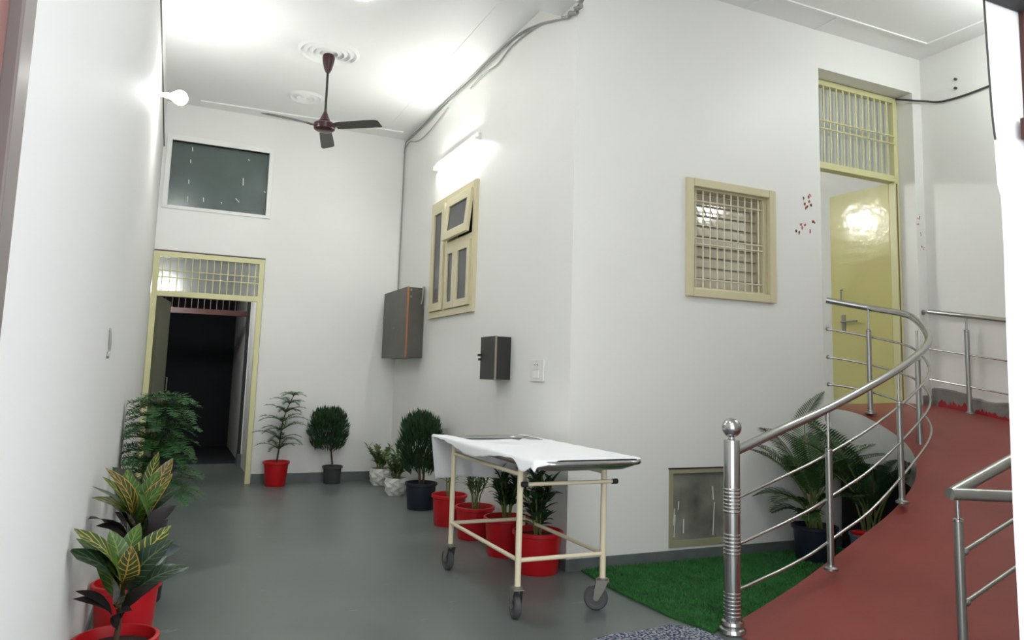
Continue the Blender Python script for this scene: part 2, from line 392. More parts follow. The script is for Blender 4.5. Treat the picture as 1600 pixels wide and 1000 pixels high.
# ---- wooden window of the inner wall
o = sempty('window_2')
xw = XT-.035
def rect(mb, x_, y0, y1, z0, z1, wd, dx):
    for a, b_ in (((y0, z0), (y0+wd, z1)), ((y1-wd, z0), (y1, z1)), ((y0+wd, z0), (y1-wd, z0+wd)), ((y0+wd, z1-wd), (y1-wd, z1))):
        mb.b2((x_, a[0], a[1]), (x_+dx, b_[0], b_[1]))
mb = MB(); rect(mb, xw, 6.36, 7.66, 1.88, 3.145, .065, .12); mb.b2((xw, 7.12, 1.945), (xw+.12, 7.18, 3.08)); mb.b2((xw, 6.425, 2.575), (xw+.12, 7.12, 2.64))
mb.build('window_frame', M_WINF, o, bevel=.003)
def sash(name, y0, y1, z0, z1, wd, tilt=0, glass=M_GLASSG):
    mb = MB(); rect(mb, -.02, 0, y1-y0, -(z1-z0), 0, wd, .035)
    s_ = mb.build(name, M_WINF, o, bevel=.002); s_.location = (xw+.0, y0, z1); s_.rotation_euler = (0, tilt, 0)
    MB().b2((-.004, wd, -(z1-z0)+wd), (.002, y1-y0-wd, -wd)).build('pane', glass, s_)
    return s_
sash('sash', 7.19, 7.59, 1.95, 3.075, .085)
sash('sash', 6.43, 7.115, 2.645, 3.075, .085, R(6))
MB().b2((XT+.125, 6.37, 1.885), (XT+.13, 7.65, 3.14)).build('light_block', mat('dark light block', (.03, .03, .032), .6), o)  # dark plate added to block the view and light of the lit room
sash('sash', 6.43, 6.825, 1.95, 2.57, .07)
sash('sash', 6.835, 7.115, 1.95, 2.57, .065)

# ---- beige barred window on the facing wall
o = sempty('window_3')
mb = MB(); yy = YA-.03
for a, b_ in (((3.50, 1.94), (3.565, 2.865)), ((4.325, 1.94), (4.392, 2.865)), ((3.565, 1.94), (4.325, 2.005)), ((3.565, 2.80), (4.325, 2.865))):
    mb.b2((a[0], yy, a[1]), (b_[0], YA+.01, b_[1]))
mb.build('window_frame', M_WINF, o, bevel=.006)
mb = MB()
for a, b_ in (((3.522, 1.962), (3.60, 2.843)), ((4.29, 1.962), (4.368, 2.843)), ((3.60, 1.962), (4.29, 2.02)), ((3.60, 2.785), (4.29, 2.843))):
    mb.b2((a[0], YA+.012, a[1]), (b_[0], YA+.12, b_[1]))
mb.build('window_lining', M_WINF, o)
mb = MB()
for i in range(10):
    x = 3.625+i*.070; mb.tube([(x, YA+.03, 2.02), (x, YA+.03, 2.785)], .0065, 6)
for z in (2.085, 2.36, 2.405, 2.70): mb.tube([(3.60, YA+.022, z), (4.29, YA+.022, z)], .0055, 6)
mb.build('grille', mat('ivory bar paint', (.74, .70, .52), .3), o)
mb = MB()
for i in range(9):
    z = 2.07+i*.083
    mb.box((3.945, YA+.1, z), (.69, .004, .09), Matrix.Rotation(R(-13), 3, 'X'))
mb.build('louvre', mat('beige glass louvre', (.50, .46, .35), .10, coat=.6, bump=.15, bscale=14), o)
MB().b2((3.60, YA+.15, 2.02), (4.29, YA+.156, 2.785)).build('pane', mat('olive tinted glass', (.24, .23, .16), .2), o)

# ---- low hatch
o = sempty('window_4')
mb = MB()
for a, b_ in (((3.36, .10), (3.392, .655)), ((3.95, .10), (3.985, .655)), ((3.392, .10), (3.95, .145)), ((3.392, .625), (3.95, .655))):
    mb.b2((a[0], YA-.012, a[1]), (b_[0], YA+.04, b_[1]))
mb.build('window_frame', mat('drab olive frame', (.33, .31, .20), .5), o)
pn = MB().b2((3.392, YA+.012, .145), (3.95, YA+.02, .625)).build('pane', M_DUST, o)
mb = MB()
for px, py, L in ((1054, 822, .16), (1053, 808, .12), (1068, 822, .1), (1114, 770, .1), (1115, 810, .24), (1060, 790, .06)):
    p = at(px, py, 'Y', YA+.010); mb.box(p, (.007, .002, L), Matrix.Rotation(random.uniform(-.08, .08), 3, 'Y'))
mb.build('scratches', M_SCR, pn)
struct(MB().b2((3.355, YA-.016, .656), (3.99, YA, .664)).build('trim_13', M_BLACK))

# ---- door up on the landing
o = sempty('door_5')
yd = 4.69
mb = MB()
for a, b_ in (((4.925, 1.0), (4.975, 4.035)), ((6.05, 1.0), (6.105, 4.035)), ((4.975, 3.215), (6.05, 3.275)), ((4.975, 3.985), (6.05, 4.035))):
    mb.b2((a[0], yd, a[1]), (b_[0], yd+.09, b_[1]))
mb.build('door_frame', M_FRAME, o, bevel=.003)
mb = MB()
for i in range(13): x = 5.0+i*.081; mb.tube([(x, yd+.012, 3.275), (x, yd+.012, 3.985)], .0085, 6)
for z in (3.58, 3.655): mb.tube([(4.97, yd-.004, z), (6.06, yd-.004, z)], .0075, 6)
mb.build('grille', M_FRAME, o)
MB().b2((4.975, yd+.05, 3.275), (6.05, yd+.056, 3.985)).build('pane', mat('pale frosted glass', (.52, .53, .50), .3, bump=.1, bscale=5), o)
lf = MB().b2((-.0, 0, 0), (.035, .66, 2.09)).build('door_panel', M_DOORY, o, bevel=.003)
lf.location = (6.045, yd+.07, 1.125); lf.rotation_euler = (0, 0, R(3))
MB().tube([(-.001, .52, .80), (-.045, .52, .80), (-.045, .34, .80)], .009, 8).b2((-.006, .5, .70), (0, .545, .87)).build('door_handle', M_BRACK, lf)
MB().tube([(-.0, .53, 1.0), (-.025, .53, 1.0), (-.025, .53, 1.12), (0, .53, 1.12)], .007, 6).build('pull_handle', M_BRACK, lf)
MB().b2((6.062, yd-.004, 1.13), (6.074, yd-.0, 3.2)).build('gap_strip', mat('bare wood edge', (.20, .13, .07), .7), o)
# inner room behind the facing wall
wall('wall_room_back', M_WALL, 'Y', 8.0, 8.2, 2.68, XR, .9, 4.4)
struct(MB().b2((2.68, YA+.19, .98), (XR, 8.0, 1.08)).build('floor_room', M_FLOOR))
struct(MB().b2((2.68, YA+.19, 4.3), (XR, 8.2, 4.4)).build('ceiling_room', M_CEIL))

# ---- ramp: ruled surface between the inner curve and the outer edge
INN = [(2.72, 3.22, .0), (3.0, 3.28, .05), (3.40, 3.36, .14), (3.76, 3.41, .26), (4.0, 3.43, .355), (4.23, 3.42, .472), (4.45, 3.46, .57), (4.66, 3.53, .678), (4.86, 3.68, .81), (5.0, 3.90, .92), (5.05, 4.17, 1.03), (5.04, 4.35, 1.087), (4.985, 4.53, 1.11), (4.985, 4.715, 1.12)]
OUT = [(3.06, 2.05, .0), (3.25, 2.05, .05), (3.6, 2.05, .15), (4.1, 2.05, .27), (4.6, 2.05, .37), (5.1, 2.05, .48), (5.65, 2.05, .60), (6.229, 2.05, .72), (6.229, 2.8, .87), (6.229, 3.3, .97), (6.229, 3.8, 1.05), (6.229, 4.2, 1.115), (6.229, 4.529, 1.155), (6.05, 4.715, 1.16)]
def cat(P, n):
    out = []
    for i in range(len(P)-1):
        p0, p1, p2, p3 = [Vector(P[max(0, min(len(P)-1, i+k))]) for k in (-1, 0, 1, 2)]
        for j in range(n):
            t = j/n; out.append(.5*((2*p1)+(p2-p0)*t+(2*p0-5*p1+4*p2-p3)*t*t+(3*p1-p0-3*p2+p3)*t**3))
    out.append(Vector(P[-1])); return out
def lin(P, n):
    out = []
    for i in range(len(P)-1):
        for j in range(n): out.append(Vector(P[i]).lerp(Vector(P[i+1]), j/n))
    out.append(Vector(P[-1])); return out
A_, B_ = cat(INN, 6), lin(OUT, 6)
A_ = [Vector((p.x, p.y, max(p.z, .002))) for p in A_]
nA = len(A_); vs = []; fs = []; NC = 10
for a, b_ in zip(A_, B_):
    for j in range(NC+1):
        vs.append(a.lerp(b_, j/NC)+Vector((0, 0, .002)))
for i in range(nA-1):
    for j in range(NC): q = i*(NC+1)+j; fs.append((q, q+1, q+NC+2, q+NC+1))
rmp = MB().add(vs, fs).build('ramp_floor', M_RED, None, smooth=True); struct(rmp, 'red painted curved ramp and landing')
def th(z): return min(z+.002, .05+max(0, z-.45)*.55)
vs = []; fs = []
for a in A_: vs += [a+Vector((0, 0, .001)), a-Vector((0, 0, th(a.z)))]
fs = [(2*i, 2*i+1, 2*i+3, 2*i+2) for i in range(nA-1)]
off = len(vs)
for b_ in B_: vs += [b_-Vector((0, 0, th(b_.z)))]
fs += [(2*i+1, off+i, off+i+1, 2*i+3) for i in range(nA-1)]
side = MB().add(vs, fs).build('ramp_side', mat('off white ramp side', (.62, .62, .58), .5, var=.1, vscale=4), rmp)
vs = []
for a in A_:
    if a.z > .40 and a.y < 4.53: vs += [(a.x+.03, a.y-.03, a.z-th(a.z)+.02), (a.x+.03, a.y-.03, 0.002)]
MB().add(vs, [(2*i, 2*i+1, 2*i+3, 2*i+2) for i in range(len(vs)//2-1)]).build('underside_shade', mat('black underside shade', (.006, .006, .007), .8), rmp)  # near black panel standing in for the shade under the landing
mb = MB()   # splashes of red paint where the landing meets the wall
random.seed(5)
vs = []; hh = 0
for i in range(100):
    y = 3.2+i*.0125; hh = max(.0, min(.085, hh*.6+random.uniform(-.018, .038))) if not 3.75 < y < 3.95 or i % 2 else .01
    vs += [(XR-.042, y, zr(y)-.06), (XR-.040, y, zr(y)+.008+hh)]
mb.add(vs, [(2*i, 2*i+1, 2*i+3, 2*i+2) for i in range(99)])
mb.build('paint_splash', M_REDEDGE, rmp)
for (px, py), lb in (((1494, 124), 'small dark nail high on the right wall, upper of two'), ((1494, 138), 'small dark nail high on the right wall, just above the crossing cable')):
    p = at(px, py, 'X', XR)
    tag(MB().lathe([(.012, -.012), (.012, .012)], p-Vector((.008, 0, 0)), 8, Matrix.Rotation(R(90), 3, 'Y')).build('wall_nail', M_CABLED), lb, 'nail', 'nails in the right wall')
# ---- red and grey smears on the walls
def blot(mb, px, py, ax, v, r, off):
    p = at(px, py, ax, v); k = 7; vs = []
    for j in range(k):
        a = 2*math.pi*j/k; rr_ = r*random.uniform(.5, 1.1)
        vs.append((p.x+rr_*math.cos(a), v-off, p.z+rr_*1.4*math.sin(a)) if ax == 'Y' else (v-off, p.y+rr_*math.cos(a), p.z+rr_*1.4*math.sin(a)))
    mb.add(vs, [tuple(range(k))])
mb = MB()
for px, py in ((1256, 311), (1258, 318), (1263, 308), (1264, 314), (1266, 320), (1261, 322), (1266, 306), (1259, 326), (1245, 361), (1249, 363), (1254, 356), (1258, 351), (1269, 347), (1265, 362), (1251, 350), (1272, 348)):
    for _ in range(2): blot(mb, px+random.uniform(-1.5, 1.5), py+random.uniform(-1.5, 1.5), 'Y', YA, .011, .0015)
for px, py in ((1441, 342), (1444, 340), (1440, 350), (1445, 366), (1447, 384), (1449, 388)):
    for _ in range(2): blot(mb, px-6+random.uniform(-1.5, 1.5), py+random.uniform(-2, 2), 'Y', YA, .009, .0015)
mb.build('paint_smear', mat('faded red paint smear', (.58, .20, .19), .7), bpy.data.objects['wall_facing'])

# ------------------------------------------------------------------ turf, doormat
def inner_y(x):
    for a, b_ in zip(A_[:-1], A_[1:]):
        if a.x <= x <= b_.x: return a.y+(b_.y-a.y)*(x-a.x)/(b_.x-a.x)
    return 3.2
poly = [(2.62, 4.50), (2.585, 4.0), (2.60, 3.5), (2.66, 3.20)]
xs = [2.75+i*.12 for i in range(18)]
poly += [(x, inner_y(x)+.02) for x in xs if x < 4.86]+[(4.93, 4.1), (4.95, 4.50)]
turf = thing('turf_mat', 'green artificial turf mat beside the curved railing', 'mat', (3.6, 3.9, 0))
o = MB().prism([(x-3.6, y-3.9) for x, y in poly[::-1]], .001, .012).build('backing', M_GREEN, turf)
mb = MB()
random.seed(11)
def inside(x, y):
    c = False; k = len(poly)
    for i in range(k):
        (ax, ay), (bx, by) = poly[i], poly[(i+1) % k]
        if (ay > y) != (by > y) and x < (bx-ax)*(y-ay)/(by-ay)+ax: c = not c
    return c
cnt = 0
while cnt < 16000:
    x, y = random.uniform(2.58, 4.95), random.uniform(3.18, 4.50)
    if not inside(x, y): continue
    cnt += 1; a = random.uniform(0, 6.28); q = .0035; hx, hy = random.uniform(-.012, .012), random.uniform(-.012, .012); x -= 3.6; y -= 3.9
    mb.add([(x-q*math.cos(a), y-q*math.sin(a), .011), (x+q*math.cos(a), y+q*math.sin(a), .011), (x+hx, y+hy, .011+random.uniform(.010, .022))], [(0, 1, 2)])
o = mb.build('turf_pile', mat('turf blades', (.022, .15, .028), .7, var=.35, vscale=9), turf); o['kind'] = 'stuff'
mb = MB(); ring = []
random.seed(4)
for i in range(40):
    a = 2*math.pi*i/40; cx, cy = math.cos(a), math.sin(a)
    sx = abs(cx)**.4*(1 if cx > 0 else -1); sy = abs(cy)**.4*(1 if cy > 0 else -1)
    ring.append((2.27+.36*sx+random.uniform(-.008, .008), 2.93+.40*sy+(.03 if sx > .2 and sy > 0 else 0)+random.uniform(-.01, .01)))
tag(mb.prism(ring, .001, .016).build('doormat', M_MAT), 'speckled blue and white doormat on the grey floor', 'doormat')

# ------------------------------------------------------------------ railings
def ball_post_flange(mb, x, y, z, r=.04):
    mb.lathe([(r, 0), (r, .012), (r*.62, .02), (r*.58, .03)], (x, y, z), 20)
def rail_post(root, x, y, z0, ztop, tubetop, lean=0):
    """a post: thick tube, thin rod above it, flange at its foot"""
    p = MB().tube([(x, y, z0), (x, y, tubetop)], .0195, 16).build('post', M_STEEL2, root, smooth=True)
    MB().lathe([(.0195, 0), (.0215, .002), (.0215, .012), (.012, .018)], (x, y, tubetop-.004), 16).tube([(x, y, tubetop), (x, y, ztop)], .0085, 10).build('rod', M_STEEL, p, smooth=True)
    mb = MB(); ball_post_flange(mb, x, y, z0-.002); mb.build('flange', M_STEEL2, p, smooth=True)
    return p
cr = thing('curved_railing', 'curved stainless steel railing with a ball topped end post on the turf side', 'railing', (2.76, 3.17, 0))
POSTS = [(2.76, 3.17, .0), (3.545, 3.24, .245), (4.36, 3.40, .56), (5.06, 3.78, .835), (5.13, 4.26, 1.085)]
RAIL = [(2.79, 3.172, .935), (3.16, 3.20, 1.05), (3.59, 3.26, 1.17), (4.05, 3.32, 1.325), (4.47, 3.43, 1.455), (4.85, 3.55, 1.60), (5.06, 3.70, 1.71), (5.20, 3.90, 1.83), (5.215, 4.02, 1.88), (5.16, 4.26, 1.935), (5.06, 4.41, 1.975), (4.965, 4.53, 2.01)]
RC = cat(RAIL, 8)
MB().tube(RC, .025, 18).build('handrail', M_STEEL, cr, smooth=True)
# newel
nz = [(.044, 0), (.066, .0), (.070, .012), (.066, .03), (.055, .036), (.060, .05), (.056, .066), (.0425, .072)]
prof = nz[1:]
def rings(z0, k, prof):
    for i in range(k):
        z = z0+i*.019; prof += [(.0425, z), (.0455, z+.004), (.0455, z+.009), (.0425, z+.013)]
rings(.085, 7, prof); rings(.40, 6, prof); rings(.615, 7, prof)
prof += [(.0425, .985), (.040, .993), (.018, .997), (.014, 1.012)]
nw = MB().lathe(prof, (2.76, 3.17, 0), 36).build('newel_post', M_STEEL, cr, smooth=True, sharp=25)
MB().sphere((2.76, 3.17, 1.058), .052, 32, 20).build('ball_finial', M_STEEL, nw, smooth=True)
def rail_at(x, y):
    return min(RC, key=lambda p: (p.x-x)**2+(p.y-y)**2)
for x, y, z in POSTS[1:]:
    q = rail_at(x, y); rail_post(cr, x, y, z, q.z-.015, z+.0+(q.z-z)*.74 if z < 1 else z+(q.z-z)*.78)
for fr in (.27, .53, .78):
    pts = []
    for p in RC:
        # floor height below the rail, from the inner curve
        q = min(A_, key=lambda a: (a.x-p.x)**2+(a.y-p.y)**2)
        pts.append(Vector((p.x-.0, p.y+.0, p.z-(p.z-q.z)*fr)))
    # smooth
    for _ in range(4): pts = [pts[0]]+[(pts[i-1]+pts[i]*2+pts[i+1])/4 for i in range(1, len(pts)-1)]+[pts[-1]]
    pts[-1].y = YA
    MB().tube(pts, .0085, 10).build('rail', M_STEEL, cr, smooth=True)
    MB().lathe([(.017, 0), (.017, .006)], pts[-1]-Vector((0, .006, 0)), 14, Matrix.Rotation(R(-90), 3, 'X')).build('wall_plate', M_STEEL2, cr)
rebase(cr, (2.76, 3.17, 0))
# outer railing at the foot of the ramp
orl = thing('outer_railing', 'short steel railing turning a corner, half hidden by the white pier', 'railing', (3.125, 2.185, 0))
cx, cy = 3.115, 2.175
MB().tube([(cx-.02, cy, .85), (cx+.05, cy+.008, .868), (6.1, 2.30, 1.72)], .026, 18).build('handrail', M_STEEL2, orl, smooth=True)
MB().tube([(cx-.02, cy-.0, .85), (cx+.24, cy-.125, .848), (cx+.85, 1.665, .845)], .026, 18).build('handrail', M_STEEL2, orl, smooth=True)
p = rail_post(orl, cx+.02, cy, .002, .84, .735)
rail_post(orl, 4.4, 2.23, .36, 1.22, 1.1); rail_post(orl, 5.7, 2.28, .60, 1.60, 1.48)
for dz in (.25, .46):
    MB().tube([(cx+.035, cy+.0, .85-dz), (cx+.06, cy+.004, .857-dz), (6.1, 2.30, 1.72-dz)], .0095, 10).sphere((cx+.055, cy+.002, .855-dz), .017, 14, 8).build('rail', M_STEEL2, orl, smooth=True)
rebase(orl, (cx, cy, 0))
# railing fixed along the right wall of the landing
wr = thing('wall_railing', 'straight stainless steel railing along the right wall of the red landing', 'railing', (6.15, 4.15, zr(4.15)))
xr = 6.155
def zrl(y): return 1.985-(4.5-y)*.165
MB().tube([(xr, 4.47, zrl(4.47)), (xr, 2.4, zrl(2.4))], .022, 16).build('handrail', M_STEEL, wr, smooth=True)
for d in (.33, .60): MB().tube([(xr, 4.48, zrl(4.47)-d), (xr, 2.4, zrl(2.4)-d)], .008, 8).build('rail', M_STEEL, wr, smooth=True)
MB().tube([(xr-.0, 4.47, zrl(4.47)), (xr, 4.528, zrl(4.47))], .012, 8).lathe([(.024, 0), (.024, .006)], (xr, 4.522, zrl(4.47)), 14, Matrix.Rotation(R(-90), 3, 'X')).build('wall_bracket', M_STEEL2, wr, smooth=True)
for y in (4.13, 3.2):
    zb = zr(y)-.01
    rail_post(wr, xr, y, zb, zrl(y)-.01, zrl(y)-.13)
rebase(wr, (xr, 4.13, zr(4.13)))

# ------------------------------------------------------------------ stretcher trolley
tr = thing('stretcher_trolley', 'ivory patient trolley on four castors standing on the grey floor', 'trolley', (2.05, 4.26, 0))
LX = (1.782, 2.315); LY = (3.735, 4.79)
for x in LX:
    for y in LY:
        MB().tube([(x, y, .175), (x, y, .83)], .017, 14).build('leg', M_TROL, tr, smooth=True)
def bar(a, b_, r=.0125, name='crossbar', m=M_TROL): return MB().tube([a, b_], r, 10).build(name, m, tr, smooth=True)
bar((LX[0], LY[0], .31), (LX[1], LY[0], .31)); bar((LX[0], LY[1], .31), (LX[1], LY[1], .31))
bar((LX[0], LY[0], .31), (LX[0], LY[1], .31)); bar((LX[1], LY[0], .31), (LX[1], LY[1], .31))
bar((LX[0], LY[0], .765), (LX[0], LY[1], .765)); bar((LX[1], LY[0], .765), (LX[1], LY[1], .765))
bar((LX[0], LY[1], .765), (LX[1], LY[1], .765))
bar((LX[0]-.0, LY[0]-.03, .715), (LX[1]+.06, LY[0]-.03, .715), .011, 'hinge_bar')
MB().tube([(LX[0]-.005, LY[0]-.03, .715), (LX[0]+.028, LY[0]-.03, .715)], .015, 12).build('rubber_cap', M_BLACK, tr)
MB().tube([(LX[1]+.035, LY[0]-.03, .715), (LX[1]+.07, LY[0]-.03, .715)], .015, 12).build('rubber_cap', M_BLACK, tr)
for (x, y, a) in ((LX[0], LY[0], 80), (LX[1], LY[0], 150), (LX[0], LY[1], 94), (LX[1], LY[1], 60)):
    rz = Matrix.Rotation(R(a), 3, 'Z'); base = Vector((x, y, 0)); rw = .068
    def W(p): return base + rz @ Vector(p)
    fk = MB()
    for sx in (-.026, .026):
        pts = [(-.03, sx, .163), (.034, sx, .163), (.045, sx, .12), (.05, sx, .06), (.026, sx, .055), (-.01, sx, .115)]
        off = Vector((0, .0025 if sx > 0 else -.0025, 0))
        vs = [W(p) for p in pts]+[W(Vector(p)+off) for p in pts]; k = len(pts)
        fk.add(vs, [tuple(range(k)), tuple(range(k, 2*k))[::-1]]+[(i, (i+1) % k, k+(i+1) % k, k+i) for i in range(k)])
    fk.box(W((0, 0, .163)), (.075, .06, .006), rz)
    fk.lathe([(.03, 0), (.03, .010), (.02, .012)], W((0, 0, .165)), 18)
    fk.tube([W((.036, -.031, rw)), W((.036, .031, rw))], .006, 8)
    cs = fk.build('caster_fork', M_BRACK, tr, smooth=True, sharp=30)
    ax = rz @ Matrix.Rotation(R(90), 3, 'X')
    MB().lathe([(.044, -.017), (.060, -.019), (rw, -.012), (rw, .012), (.060, .019), (.044, .017)], W((.036, 0, rw)), 28, ax).build('tyre', M_RUBBER, cs, smooth=True)
    MB().lathe([(.008, -.021), (.016, -.019), (.018, -.010), (.040, -.012), (.045, -.0175), (.045, .0175), (.040, .012), (.018, .010), (.016, .019), (.008, .021)], W((.036, 0, rw)), 28, ax).build('wheel', M_HUB, cs, smooth=True)
    if y == LY[1] or x == LX[1]: MB().box(W((-.0+.045, 0, .142)), (.05, .045, .004), rz @ Matrix.Rotation(R(22), 3, 'Y')).build('brake_pedal', M_BRACK, cs)
# tray rail: rounded rectangle
TX0, TX1, TY0, TY1, TZ, CRN = 1.745, 2.405, 3.45, 5.07, .85, .10
def rrect(x0, x1, y0, y1, c, z, k=7):
    pts = []
    for (cx_, cy_, a0) in ((x1-c, y1-c, 0), (x0+c, y1-c, 90), (x0+c, y0+c, 180), (x1-c, y0+c, 270)):
        for i in range(k): a = R(a0+90*i/(k-1)); pts.append(Vector((cx_+c*math.cos(a), cy_+c*math.sin(a), z)))
    return pts
P = rrect(TX0, TX1, TY0, TY1, CRN, TZ); P.append(P[0].copy())
MB().tube(P, .014, 12, False).build('tray_rail', M_STEEL, tr, smooth=True)
# the stainless tray: shallow belly
mb = MB(); rings_ = [(0, .0), (.02, -.02), (.06, -.04), (.14, -.052), (.25, -.055)]
vs = []; k = 28
for ins, dz in rings_: vs += rrect(TX0+ins, TX1-ins, TY0+ins, TY1-ins, max(.03, CRN-ins*.3), TZ+dz)
fs = [(i*k+j, i*k+(j+1) % k, (i+1)*k+(j+1) % k, (i+1)*k+j) for i in range(len(rings_)-1) for j in range(k)]+[tuple((len(rings_)-1)*k+j for j in range(k))]
mb.add(vs, fs); o = mb.build('tray', M_STEEL2, tr, smooth=True); sm = o.modifiers.new('thick', 'SOLIDIFY'); sm.thickness = .002
rebase(tr, (2.05, 4.26, 0))
# ---- sheet
def lerp(a, b_, t): return a+(b_-a)*t
def sstep(a, b_, x): t = max(0, min(1, (x-a)/(b_-a))); return t*t*(3-2*t)
nu, nv = 44, 90; vs = []
for j in range(nv+1):
    v = j/nv; y = lerp(3.455, 5.095, v)
    for i in range(nu+1):
        u = i/nu
        # left overhang: a pointed flap near y 3.9, narrow towards the near end, hem following the rail further back
        x = lerp(TX0-.020, TX1+.020, u)
        z = TZ+.0185+.0012*math.sin(y*31+x*17)+.002*math.sin(x*9+y*4)*math.sin(math.pi*u)
        z -= .012*max(0, math.sin(math.pi*max(0, (i-6)/(nu-6))))**.7*sstep(3.45, 3.7, y)
        # far part has slipped into the tray: a V shaped dip towards the far end
        dip = sstep(4.35+.5*abs(u-.62), 4.95, y)*sstep(.24, .50, u)*sstep(1.0, .93, u)
        z -= .038*dip*(1-sstep(5.0, 5.09, y)*.4)
        hang = 1-i/6 if i < 6 else 0; u2 = max(0, (i-6)/(nu-6))
        x = TX0-.0175 if i < 6 else lerp(TX0-.012, TX1+.019, u2)
        e = hang
        if i < 6: z = TZ+.016
        hem = .010+.058*math.exp(-((y-4.35)/.33)**2)+.055*math.exp(-((y-3.56)/.085)**2)+.002*math.sin(y*40)
        z -= e*hem
        x -= e*(.006+.02*math.exp(-((y-3.56)/.09)**2))
        z -= .004*(i == nu)
        # rounded near corners
        if y < TY0+CRN and u > .5:
            dy = TY0+CRN-y; c = CRN-math.sqrt(max(0, CRN**2-min(dy, CRN)**2)); x = min(TX1-c+.012, x)
        vs.append((x, y, z))
for i in range(nu+1):
    u = i/nu; e = max(0, 1-u/.30); x, y, z = vs[i]; vs[i] = (x, y-.022*min(1, e*3)-.0, z-.06*e**.8*(1-.5*e))
mb = MB(); mb.add(vs, [(j*(nu+1)+i, j*(nu+1)+i+1, (j+1)*(nu+1)+i+1, (j+1)*(nu+1)+i) for j in range(nv) for i in range(nu)])
# hanging part over the far end
nh = 14; vs2 = []
for j in range(nh+1):
    t = j/nh
    for i in range(nu+1):
        u = i/nu; x, y, z = vs[nv*(nu+1)+i]
        vs2.append((lerp(x, lerp(TX0+.02, TX1-.0, u), t), y+.004+.012*math.sin(u*14+1)*t+.006*math.sin(u*31), lerp(z, .555+.012*math.sin(u*5), t)))
mb.add(vs2, [(j*(nu+1)+i, (j+1)*(nu+1)+i, (j+1)*(nu+1)+i+1, j*(nu+1)+i+1) for j in range(nh) for i in range(nu)])
# and over the far part of the right side
ns = 24; vs3 = []
for j in range(nh+1):
    t = j/nh
    for i in range(ns+1):
        q = i/ns; jj = nv-int(q*40); x, y, z = vs[jj*(nu+1)+nu]
        drop = lerp(.30, .02, q**1.6)
        vs3.append((x+.004+.008*math.sin(q*13)*t, y, z-.0-drop*t))
mb.add(vs3, [(j*(ns+1)+i, j*(ns+1)+i+1, (j+1)*(ns+1)+i+1, (j+1)*(ns+1)+i) for j in range(nh) for i in range(ns)])
sh = mb.build('bed_sheet', M_SHEET, None, smooth=True, sharp=80); sm = sh.modifiers.new('thick', 'SOLIDIFY'); sm.thickness = .002; sm.offset = 1
tag(sh, 'white cotton sheet draped over the patient trolley', 'sheet')

# ------------------------------------------------------------------ wall mounted things
o = thing('electrical_box', 'large grey brown metal meter box on the inner wall beside the wooden window', 'electrical box', (XT, 8.38, 1.47))
MB().b2((2.335, 7.90, 1.465), (XT-.001, 8.88, 2.245)).build('body', M_BOXB, o, bevel=.004)
d = MB().b2((2.317, 7.895, 1.462), (2.333, 8.885, 2.25)).build('door', M_BOXB, o, bevel=.002)
MB().b2((2.315, 7.890, 1.462), (2.336, 7.896, 2.25)).build('rusty_edge', M_RUST, d)
MB().b2((2.305, 8.30, 1.80), (2.3165, 8.42, 1.815)).build('latch', M_BRACK, d)
MB().b2((2.35, 7.893, 2.20), (2.37, 7.899, 2.23)).build('hinge', M_BRACK, o)
MB().b2((2.35, 7.893, 2.13), (2.368, 7.899, 2.15)).build('hinge', M_BRACK, o)
MB().tube([(2.50, 7.90, 2.26), (2.49, 7.885, 2.20), (2.485, 7.88, 2.10), (2.475, 7.885, 2.06)], .008, 6).tube([(2.51, 7.89, 2.26), (2.505, 7.875, 2.18), (2.508, 7.88, 2.02)], .005, 6).build('loose_cable', M_CABLE, o)
rebase(o, (XT, 8.38, 1.465))
o = thing('electrical_box', 'small black metal distribution box on the inner wall above the patient trolley', 'electrical box', (XT, 5.68, 1.26))
MB().b2((2.392, 5.53, 1.265), (XT-.001, 5.835, 1.615)).build('body', M_BOXK, o, bevel=.003)
d = MB().b2((2.376, 5.527, 1.262), (2.390, 5.838, 1.618)).build('door', M_BOXK, o, bevel=.002)
MB().b2((2.374, 5.524, 1.262), (2.391, 5.5275, 1.618)).build('worn_edge', mat('worn metal edge', (.25, .22, .17), .5), d)
MB().b2((2.355, 5.80, 1.455), (2.3755, 5.85, 1.475)).b2((2.36, 5.815, 1.42), (2.3755, 5.85, 1.44)).build('latch', M_BLACK, d)
rebase(o, (XT, 5.68, 1.265))
o = thing('switch_board', 'white electric switch and socket plate right of the small black box', 'switch board', (XT, 5.03, 1.26))
MB().b2((XT-.012, 4.915, 1.262), (XT-.001, 5.147, 1.428)).build('plate', M_PLASTIC, o, bevel=.003)
MB().b2((XT-.017, 4.985, 1.285), (XT-.0125, 5.085, 1.345)).build('switch', mat('whiter plastic', (.8, .8, .78), .3), o, bevel=.002)
MB().b2((XT-.016, 4.985, 1.352), (XT-.0125, 5.085, 1.41)).build('socket', M_PLASTIC, o, bevel=.001)
MB().lathe([(.006, 0), (.006, .001)], (XT-.0175, 5.01, 1.387), 10, Matrix.Rotation(R(-90), 3, 'Y')).build('socket_hole', M_BLACK, o)
MB().lathe([(.005, 0), (.005, .001)], (XT-.0175, 5.055, 1.387), 10, Matrix.Rotation(R(-90), 3, 'Y')).build('socket_hole', M_BLACK, o)
rebase(o, (XT, 5.03, 1.265))
# small hook like fitting on the left wall
o = MB().tube([at(172, 514, 'X', XL+.002), at(173, 520, 'X', XL+.008), at(172, 535, 'X', XL+.009), at(171, 548, 'X', XL+.009), at(167, 558, 'X', XL+.003)], [.006, .005, .007, .005, .010], 8).build('wall_hook', mat('dull grey metal', (.30, .30, .27), .5))
tag(o, 'small worn hook like fitting on the left wall', 'hook')

